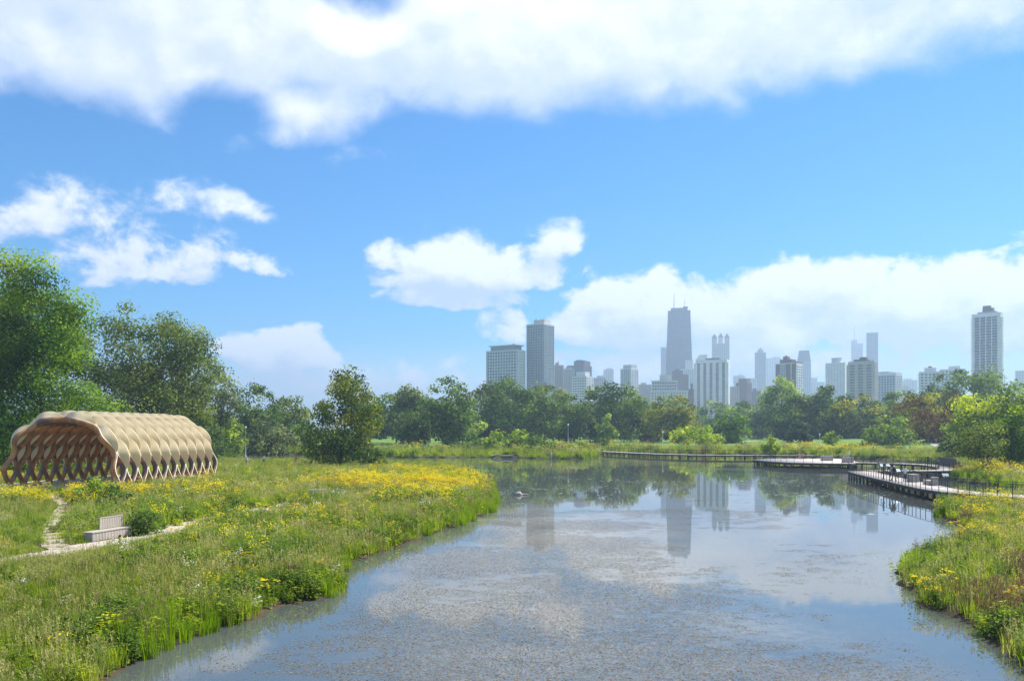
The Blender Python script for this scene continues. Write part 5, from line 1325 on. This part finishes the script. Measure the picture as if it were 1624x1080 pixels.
# 30, 31 far pair
b = tower('spire_tower', 'faint stepped glass tower with thin spire', 1350, 1367, 545, 3300, 'silver_panel', depth=40); b.core(); b.facade('front', 5, 4.5, 0.6, 0.5, 'glass_pale'); b.top('upper_block', 0.0, 0.52, b.H, b.H + 14, 'silver_panel', 0.1, 0.9)
MB().tube([(b.W * 0.27, 18, b.H + 14), (b.W * 0.27, 18, b.H + 36), (b.W * 0.27, 18, fz(518, 3300))], [2.4, 1.4, 0.6], 6).build('spire', 'white_concrete', b.root)
b = tower('slab_skyscraper', 'sheer blue grey slab skyscraper behind the tan concrete tower', 1374, 1391, 528, 2450, 'blue_frame', depth=34); b.core('blue_frame'); b.facade('front', 8, 3.6, 0.7, 0.6, 'glass_pale', 'blue_frame')
# 32 tan tower
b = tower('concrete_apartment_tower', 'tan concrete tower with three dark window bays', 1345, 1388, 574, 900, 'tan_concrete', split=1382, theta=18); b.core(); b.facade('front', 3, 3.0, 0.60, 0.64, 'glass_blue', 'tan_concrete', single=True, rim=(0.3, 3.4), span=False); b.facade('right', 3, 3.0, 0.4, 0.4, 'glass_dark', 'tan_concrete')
sl = MB()
rows = int((b.H - 3.4 - b.zvis) / 3.0)
for r_ in range(rows): sl.box((b.W / 2, -0.12, b.H - 3.4 - r_ * 3.0), (b.W * 0.94, 0.22, 0.5))
sl.build('spandrel', 'tan_concrete', b.root)
b.top('penthouse', 0.2, 0.72, b.H, b.H + 2.2, 'dark_facade', .1, .9); b.top('roof_block', 0.42, 0.66, b.H + 2.2, b.H + 4.6, 'dark_facade', .2, .7)
b = tower('banded_office_block', 'low blue glass block with white frame right of the tan concrete tower', 1388, 1426, 592, 1100, 'white_concrete', split=1417, theta=26); b.core(); b.facade('front', 7, 3.4, 0.76, 0.72, 'glass_blue', 'silver_panel', rim=(0.5, 4.0)); b.facade('right', 3, 3.4, 0.6, 0.6, 'glass_blue', 'white_concrete', rim=(0.5, 4.0)); b.top('penthouse', 0.1, 0.6, b.H, b.H + 1.8, 'grey_concrete')
b = tower('hazy_tower', 'faint low block above the orange tree', 1428, 1452, 603, 2500, 'white_concrete'); b.core(); b.facade('front', 6, 4, 0.5, 0.5, 'glass_pale'); b.top('penthouse', 0.2, 0.7, b.H, b.H + 5, 'white_concrete')
b = tower('balcony_block', 'white block with dark balcony bays left of the tall right tree', 1457, 1489, 590, 900, 'white_concrete'); b.core(); b.facade('front', 5, 3.1, 0.7, 0.6, 'glass_blue', 'white_concrete', single=True); b.top('penthouse', 0.25, 0.78, b.H, b.H + 4.6, 'white_concrete'); b.top('roof_block', 0.42, 0.58, b.H + 4.6, b.H + 6.2, 'dark_facade')
for r_ in range(6): b.box('balcony', -1.2, -1.0, 3.4, 1.4, b.H - 4 - r_ * 3.1, b.H - 3 - r_ * 3.1, 'white_concrete')
b = tower('balcony_block', 'white block mostly hidden by the tall right tree', 1490, 1526, 586, 1000, 'white_concrete'); b.core(); b.facade('front', 6, 3.1, 0.6, 0.55, 'glass_blue', 'white_concrete'); b.top('penthouse', 0.35, 0.8, b.H, b.H + 4, 'white_concrete')
# 37 tall right tower
b = tower('striped_tower', 'tall dark windowed tower with white piers and brown roof block at the right', 1541, 1584, 499, 1000, 'white_concrete', split=1580, theta=14); b.core(); b.facade('front', 4, 3.3, 0.86, 0.84, 'glass_black', 'white_concrete', single=True, rim=(2.8, 4.0), span=False)
rows = int((b.H - b.zvis - 4) / 3.3)
sb = MB(); lb = MB()
for r_ in range(rows):
    lb.box((-0.5, 4, b.H - 6 - r_ * 3.3), (1.4, 8, 1.0)); sb.box((b.W + 0.5, b.Dp * 0.5, b.H - 6 - r_ * 3.3), (1.4, b.Dp * 0.8, 1.0))
lb.build('balcony', 'white_concrete', b.root)['kind'] = 'stuff'; sb.build('balcony', 'white_concrete', b.root)['kind'] = 'stuff'
b.top('roof_plinth', 0.2, 0.85, b.H, b.H + 2.2, 'grey_concrete', .1, .9); b.top('roof_block', 0.36, 0.72, b.H + 2.2, b.H + 6.6, 'brown_brick', .2, .8); b.top('tank', 0.36, 0.62, b.H + 6.6, b.H + 9.6, 'brown_brick', .3, .7)
b = tower('hazy_tower', 'pale slab cut by the right edge of the skyline', 1610, 1640, 588, 2000, 'silver_panel'); b.core(); b.facade('front', 8, 3.6, 0.6, 0.5, 'glass_pale')
for i, (x0, x1, yt, D2, lab) in enumerate([(1036, 1060, 606, 1900, 'hazy low block behind the classical block'), (1210, 1234, 612, 1700, 'hazy low block left of the brick tower'), (1426, 1440, 612, 1800, 'faint low block right of the low blue glass block'), (1006, 1022, 615, 2200, 'faint low block beside the twin faced tower'), (936, 950, 606, 1900, 'faint low block behind the banded block'), (1284, 1312, 622, 1600, 'hazy low roof line above the dark grove')]):
    b = tower('hazy_tower', lab, x0, x1, yt, D2, 'pale_stone'); b.core(); b.facade('front', 6, 3.6, 0.45, 0.5, 'glass_pale')

# ------------------------------------------------------------------ lamp posts, far bench, driftwood
solid('white_paint', (0.74, 0.75, 0.76), (0.62, 0.63, 0.64), 4, 0.5, 0.4)
solid('globe_glass', (0.82, 0.83, 0.84), (0.76, 0.77, 0.78), 2, 0.25, 0.5)
def lamp(label, px, Y, ytop):
    X = fx(px, Y); z0 = h1(X, Y); H = fz(ytop, Y) - z0
    o = thing('lamp_post', label, 'lamp post', (X, Y, z0 - 0.05), group='park lamp posts')
    MB().tube([(0, 0, 0), (0, 0, 0.5), (0, 0, 0.55), (0, 0, H - 0.45)], [0.17, 0.15, 0.10, 0.075], 10).build('pole', 'white_paint', o)
    MB().tube([(0, 0, H - 0.5), (0, 0, H - 0.35)], [0.10, 0.19], 10).build('collar', 'white_paint', o)
    MB().ball((0, 0, H - 0.12), 0.27, 0, 12, 8).build('globe', 'globe_glass', o)
lamp('white globe lamp post right of the pavilion', 389.5, 205, 676.5)
lamp('white lamp post in front of the big round oak', 901, 235, 672.5)
lamp('white lamp post left of the low lime green tree', 1051, 248, 684.5)
lamp('dim lamp post under the dark trees on the right lawn', 1300, 262, 688)
X, Y = fx(356, 196), 196.0; z0 = 0.9
Y = 205.0; X = fx(357, Y)
pb = thing('park_bench', 'dark slatted park bench on the far bank by the pavilion', 'bench', (X, Y + 17, h1(X, Y + 17)), R(8), None)
for k in range(4): MB().box((0, 0.08 + k * 0.15, 0.5), (3.2, 0.12, 0.05)).build('seat_slat', 'dark_timber', pb)
for k in range(5): MB().box((0, 0.72 + k * 0.03, 0.66 + k * 0.17), (3.2, 0.05, 0.13)).build('back_slat', 'dark_timber', pb)
for sx in (-1.4, 0, 1.4):
    MB().box((sx, 0.3, 0.24), (0.12, 0.6, 0.48)).build('leg', 'dark_steel', pb); MB().box((sx, 0.8, 0.75), (0.08, 0.07, 1.3)).build('back_stay', 'dark_steel', pb)
lg = thing('driftwood_log', 'bleached fallen branch lying at the far waterline', 'driftwood', (fx(803, 191), 191, 0.05), R(8))
MB().tube([(-3.6, 0, 0.5), (-2.2, .2, 0.75), (-0.6, 0, 0.45), (1.2, .1, 0.55), (2.6, -.2, 0.02)], [0.09, 0.15, 0.2, 0.17, 0.10], 7).build('trunk', 'dead_wood', lg)
MB().tube([(1.0, 0.1, 0.5), (1.9, -.3, 0.9), (2.4, -.4, 1.2)], [0.11, 0.08, 0.04], 6).build('branch', 'dead_wood', lg)
MB().tube([(-1.6, 0.1, 0.6), (-2.6, -.4, 0.1), (-3.0, -.5, -0.1)], [0.10, 0.08, 0.05], 6).build('branch', 'dead_wood', lg)
sk = thing('white_stake', 'white weathered stake standing in the shallows at the far bank', 'stake', (fx(874, 186), 186, -0.3))
MB().tube([(0, 0, 0), (0.05, 0, 0.9), (-0.02, 0, 1.7), (-0.12, 0, 2.0)], [0.16, 0.14, 0.13, 0.08], 7).build('stem', 'white_paint', sk)
MB().tube([(0.05, 0, 0.8), (0.45, .1, 1.2), (0.6, .1, 1.25)], [0.08, 0.06, 0.03], 6).build('stub', 'dead_wood', sk)
x, y = gp(822, 785)
rk = thing('pale_rock', 'pale rounded rock breaking the water off the flowering point', 'rock', (x, y, -0.05))
mb = MB(); mb.ball((0, 0, 0.1), (0.48, 0.36, 0.30), 0, 10, 7)
mb.v = [(p[0] * (1 + 0.2 * math.sin(p[2] * 9 + p[0] * 5)), p[1], p[2] * (1 + 0.15 * math.sin(p[0] * 7))) for p in mb.v]
mb.build('boulder', 'seat_stone', rk); MB().tube([(0.4, 0, 0.12), (0.9, 0.1, 0.10), (1.15, 0.1, 0.02)], [0.10, 0.08, 0.05], 6).build('stick', 'dead_wood', rk)

# ------------------------------------------------------------------ people
for nm, c in (('skin_tone', (0.42, 0.25, 0.17)), ('cloth_black', (0.025, 0.025, 0.03)), ('cloth_white', (0.74, 0.74, 0.75)), ('cloth_grey', (0.36, 0.38, 0.42)), ('cloth_navy', (0.035, 0.045, 0.085)), ('cloth_red', (0.55, 0.06, 0.05)),
              ('cloth_pink', (0.66, 0.30, 0.32)), ('cloth_yellow', (0.80, 0.58, 0.03)), ('cloth_orange', (0.72, 0.24, 0.04)), ('cloth_khaki', (0.34, 0.28, 0.20)), ('hair_dark', (0.030, 0.022, 0.016)), ('cap_white', (0.78, 0.77, 0.74)), ('shoe_dark', (0.04, 0.04, 0.04))):
    solid(nm, c, tuple(v * 0.8 for v in c), 12, 0.85, 0.2)
def person_mesh(pose):
    """One continuous skinned body; returns mesh and the region of each face."""
    sit = pose == 'sit'; lean = {'lean': 0.30, 'bend': 0.75, 'walk': 0.05}.get(pose, 0.02); stride = 0.22 if pose == 'walk' else 0.03
    pz = 0.46 if sit else 0.93
    V = []; E = []; Rd = []; G = []
    def v(p, r, parent=None, g='shirt'):
        V.append(Vector(p)); Rd.append(r); i = len(V) - 1
        if parent is not None: E.append((parent, i)); G.append(g)
        return i
    def up(h, side=0, fwd=0):   # torso point, tipped forward (-y) by lean
        return (side, -math.sin(lean) * h - fwd, pz + math.cos(lean) * h)
    pel = v((0, 0, pz), (0.155, 0.115)); sp1 = v(up(0.20), (0.145, 0.10), pel); sp2 = v(up(0.36), (0.165, 0.11), sp1); chs = v(up(0.47), (0.13, 0.09), sp2)
    nk = v(up(0.55), (0.055, 0.055), chs, 'skin'); hd = v(up(0.64, 0, 0.02), (0.085, 0.10), nk, 'skin'); ht = v(up(0.75, 0, 0.015), (0.078, 0.092), hd, 'hair')
    v(up(0.655, 0, 0.125), (0.018, 0.018), hd, 'skin')                     # nose
    for s_ in (-1, 1):
        sh_ = v(up(0.46, 0.19 * s_), (0.06, 0.06), chs)
        if pose in ('lean', 'bend'): el_, wr = up(0.22, 0.25 * s_, 0.14), up(0.20, 0.14 * s_, 0.36)
        elif sit: el_, wr = up(0.19, 0.24 * s_, 0.08), up(0.06, 0.15 * s_, 0.30)
        elif pose == 'walk': el_, wr = up(0.19, 0.24 * s_, 0.10 * s_), up(-0.03, 0.25 * s_, 0.10 + 0.14 * s_)
        else: el_, wr = up(0.18, 0.24 * s_, -0.02), up(-0.06, 0.25 * s_, 0.08)
        ei = v(el_, (0.045, 0.045), sh_); wi = v(wr, (0.030, 0.028), ei, 'skin')
        d = (Vector(wr) - Vector(el_)).normalized(); a = Vector((1, 0, 0)) * s_; a = (a - d * a.dot(d)).normalized(); b_ = d.cross(a)
        pm = v(Vector(wr) + d * 0.075, (0.036, 0.020), wi, 'skin')
        for k, (off, ln) in enumerate(((-0.030, 0.070), (-0.010, 0.082), (0.010, 0.078), (0.029, 0.060))):
            k1_ = v(V[pm] + d * 0.035 + b_ * off, (0.010, 0.010), pm, 'skin'); v(V[k1_] + d * ln * 0.85 - a * ln * 0.45, (0.008, 0.008), k1_, 'skin')
        th_ = v(V[wi] + d * 0.035 - b_ * 0.042, (0.011, 0.011), wi, 'skin'); v(V[th_] + d * 0.045 - b_ * 0.012 - a * 0.015, (0.009, 0.009), th_, 'skin')
        hp = v((0.09 * s_, 0.0, pz - 0.05), (0.095, 0.095), pel, 'legs')
        if sit: kn, an = (0.12 * s_, -0.43, pz + 0.0), (0.12 * s_, -0.46, 0.09)
        else: kn, an = (0.10 * s_, -0.03 - stride * 0.5 * s_, 0.49), (0.105 * s_, 0.03 - stride * s_, 0.09)
        ki = v(kn, (0.062, 0.062), hp, 'legs'); ai = v(an, (0.042, 0.042), ki, 'legs')
        v((an[0] + 0.02 * s_, an[1] - 0.16, 0.045), (0.040, 0.034), ai, 'shoe'); v((an[0], an[1] + 0.06, 0.04), (0.036, 0.036), ai, 'shoe')
    me = bpy.data.meshes.new('body'); me.from_pydata([tuple(p) for p in V], E, [])
    o = bpy.data.objects.new('body_tmp', me); COL.objects.link(o)
    o.modifiers.new('skin', 'SKIN'); sd_ = o.modifiers.new('sub', 'SUBSURF'); sd_.levels = 1; sd_.render_levels = 1
    lay = me.skin_vertices[0].data
    for i, r_ in enumerate(Rd): lay[i].radius = r_; lay[i].use_root = (i == pel)
    dg = bpy.context.evaluated_depsgraph_get(); dg.update()
    m2 = bpy.data.meshes.new_from_object(o.evaluated_get(dg)); bpy.data.objects.remove(o)
    reg = []
    for p in m2.polygons:
        c = p.center; best = 9; g_ = 'shirt'
        for (a, b_), gg in zip(E, G):
            A, B = V[a], V[b_]; dv = B - A; t_ = max(0, min(1, (c - A).dot(dv) / (dv.length_squared + 1e-9))); dd = (c - A - dv * t_).length - 0.5 * (Rd[a][0] * (1 - t_) + Rd[b_][0] * t_)
            if dd < best: best = dd; g_ = gg
        reg.append(g_); p.use_smooth = True
    return m2, reg, V[ht]
BODY = {}
def person(label, x, y, z, rz, pose, shirt, legs, hair='hair_dark', hgt=1.72):
    if pose not in BODY: BODY[pose] = person_mesh(pose)
    m2, reg, ht = BODY[pose]
    me = m2.copy(); me.name = 'body'
    sl = {'shirt': shirt, 'legs': legs, 'skin': 'skin_tone', 'hair': hair, 'shoe': 'shoe_dark'}; order = list(sl)
    for k in order: me.materials.append(MATS[sl[k]])
    me.polygons.foreach_set('material_index', [order.index(g_) for g_ in reg])
    o = thing('person', label, 'person', (x, y, z), rz, 'people in the park'); o.scale = (hgt / 1.74,) * 3
    obj('body', me, o)
    MB().ball((ht.x, ht.y + 0.012, ht.z - 0.005), (0.088, 0.105, 0.085), 0, 10, 7).build('hair' if hair == 'hair_dark' else 'cap', hair, o)
    return o
def on_deck(px, py): return gp(px, py, DECK_Z)
dz = DECK_Z + 0.01
x, y = on_deck(1401, 760.5); person('person in black clothes standing at the railing, leftmost on the near boardwalk', x, y, dz, R(70), 'stand', 'cloth_black', 'cloth_navy')
x, y = on_deck(1411, 762.0); person('person in a pale grey shirt leaning forward on the near boardwalk', x, y, dz, R(80), 'lean', 'cloth_grey', 'cloth_black')
x, y = on_deck(1417.5, 763.0); person('person in black with a pale cap walking on the near boardwalk', x, y, dz, R(20), 'walk', 'cloth_black', 'cloth_black', 'cap_white')
x, y = on_deck(1435, 764.0); person('person in a white shirt with dark trousers, rightmost walker on the near boardwalk', x, y, dz, R(15), 'stand', 'cloth_white', 'cloth_navy')
person('person in dark jacket bending over the railing of the looping ramp', 66.6, 131.2, dz, R(160), 'bend', 'cloth_black', 'cloth_navy', 'cap_white')
person('person in pink sitting on the viewing platform, left of the pair', fx(1267, 158), 158, dz + 0.02, R(10), 'sit', 'cloth_pink', 'cloth_pink')
person('person in pink and dark sitting on the viewing platform, right of the pair', fx(1273, 158.4), 158.4, dz + 0.02, R(-20), 'sit', 'cloth_pink', 'cloth_navy')
person('person in white beside the block seat on the viewing platform', fx(1347, 154), 154, dz + 0.02, R(90), 'stand', 'cloth_white', 'cloth_grey', 'cap_white')
for (px, Y, rz, pose, sh_, lg_, lab) in [
        (1338, 205, 0, 'walk', 'cloth_white', 'cloth_khaki', 'person in white on the lawn edge behind the platform'), (1346, 208, 40, 'stand', 'cloth_orange', 'cloth_navy', 'person in orange on the lawn behind the platform'),
        (1369, 206, 0, 'stand', 'cloth_yellow', 'cloth_yellow', 'person in bright yellow on the lawn, left of two'), (1373, 207, 90, 'stand', 'cloth_yellow', 'cloth_khaki', 'person in bright yellow on the lawn, right of two'),
        (1385, 200, 30, 'stand', 'cloth_black', 'cloth_khaki', 'taller dark clothed person of the pair on the lawn'), (1389.5, 200, -30, 'walk', 'cloth_khaki', 'cloth_black', 'khaki clothed person of the pair on the lawn'),
        (1434, 214, 0, 'sit', 'cloth_grey', 'cloth_black', 'person sitting in the grass left of the lawn path'), (1443, 212, 60, 'walk', 'cloth_white', 'cloth_navy', 'person in white at the foot of the lawn path'),
        (1480, 210, 20, 'sit', 'cloth_white', 'cloth_navy', 'person in white sitting in the grass right of the path'), (1490, 212, 0, 'sit', 'cloth_grey', 'cloth_grey', 'person in grey sitting near the dark shrub'), (1494, 213, 0, 'sit', 'cloth_white', 'cloth_grey', 'person in white sitting nearest the dark shrub'),
        (391, 137, 0, 'walk', 'cloth_white', 'cloth_khaki', 'person in white beyond the flowers right of the pavilion'), (418, 145, 0, 'stand', 'cloth_white', 'cloth_black', 'person in white and black beyond the flowers'), (470, 143, 60, 'walk', 'cloth_red', 'cloth_white', 'person in red beyond the flowers left of the lone tree')]:
    X = fx(px, Y); person(lab, X, Y, h1(X, Y) - 0.01, R(rz), pose, sh_, lg_, 'cap_white' if px in (1338, 391) else 'hair_dark')

# ------------------------------------------------------------------ summer haze
m = bpy.data.materials.new('haze'); m.use_nodes = True; t = NT(m.node_tree); m.node_tree.nodes.clear()
pv = t.new('ShaderNodeVolumePrincipled'); pv.inputs['Color'].default_value = (0.60, 0.79, 1.0, 1); pv.inputs['Density'].default_value = HAZE; pv.inputs['Anisotropy'].default_value = 0.25
o_ = t.new('ShaderNodeOutputMaterial'); t.link(pv.outputs[0], o_.inputs['Volume'])
MATS['haze'] = m
tag(MB().box((0, 4400, 213.5), (13000, 9400, 433)).build('haze', 'haze'), 'pale summer haze over park and city', kind='stuff')
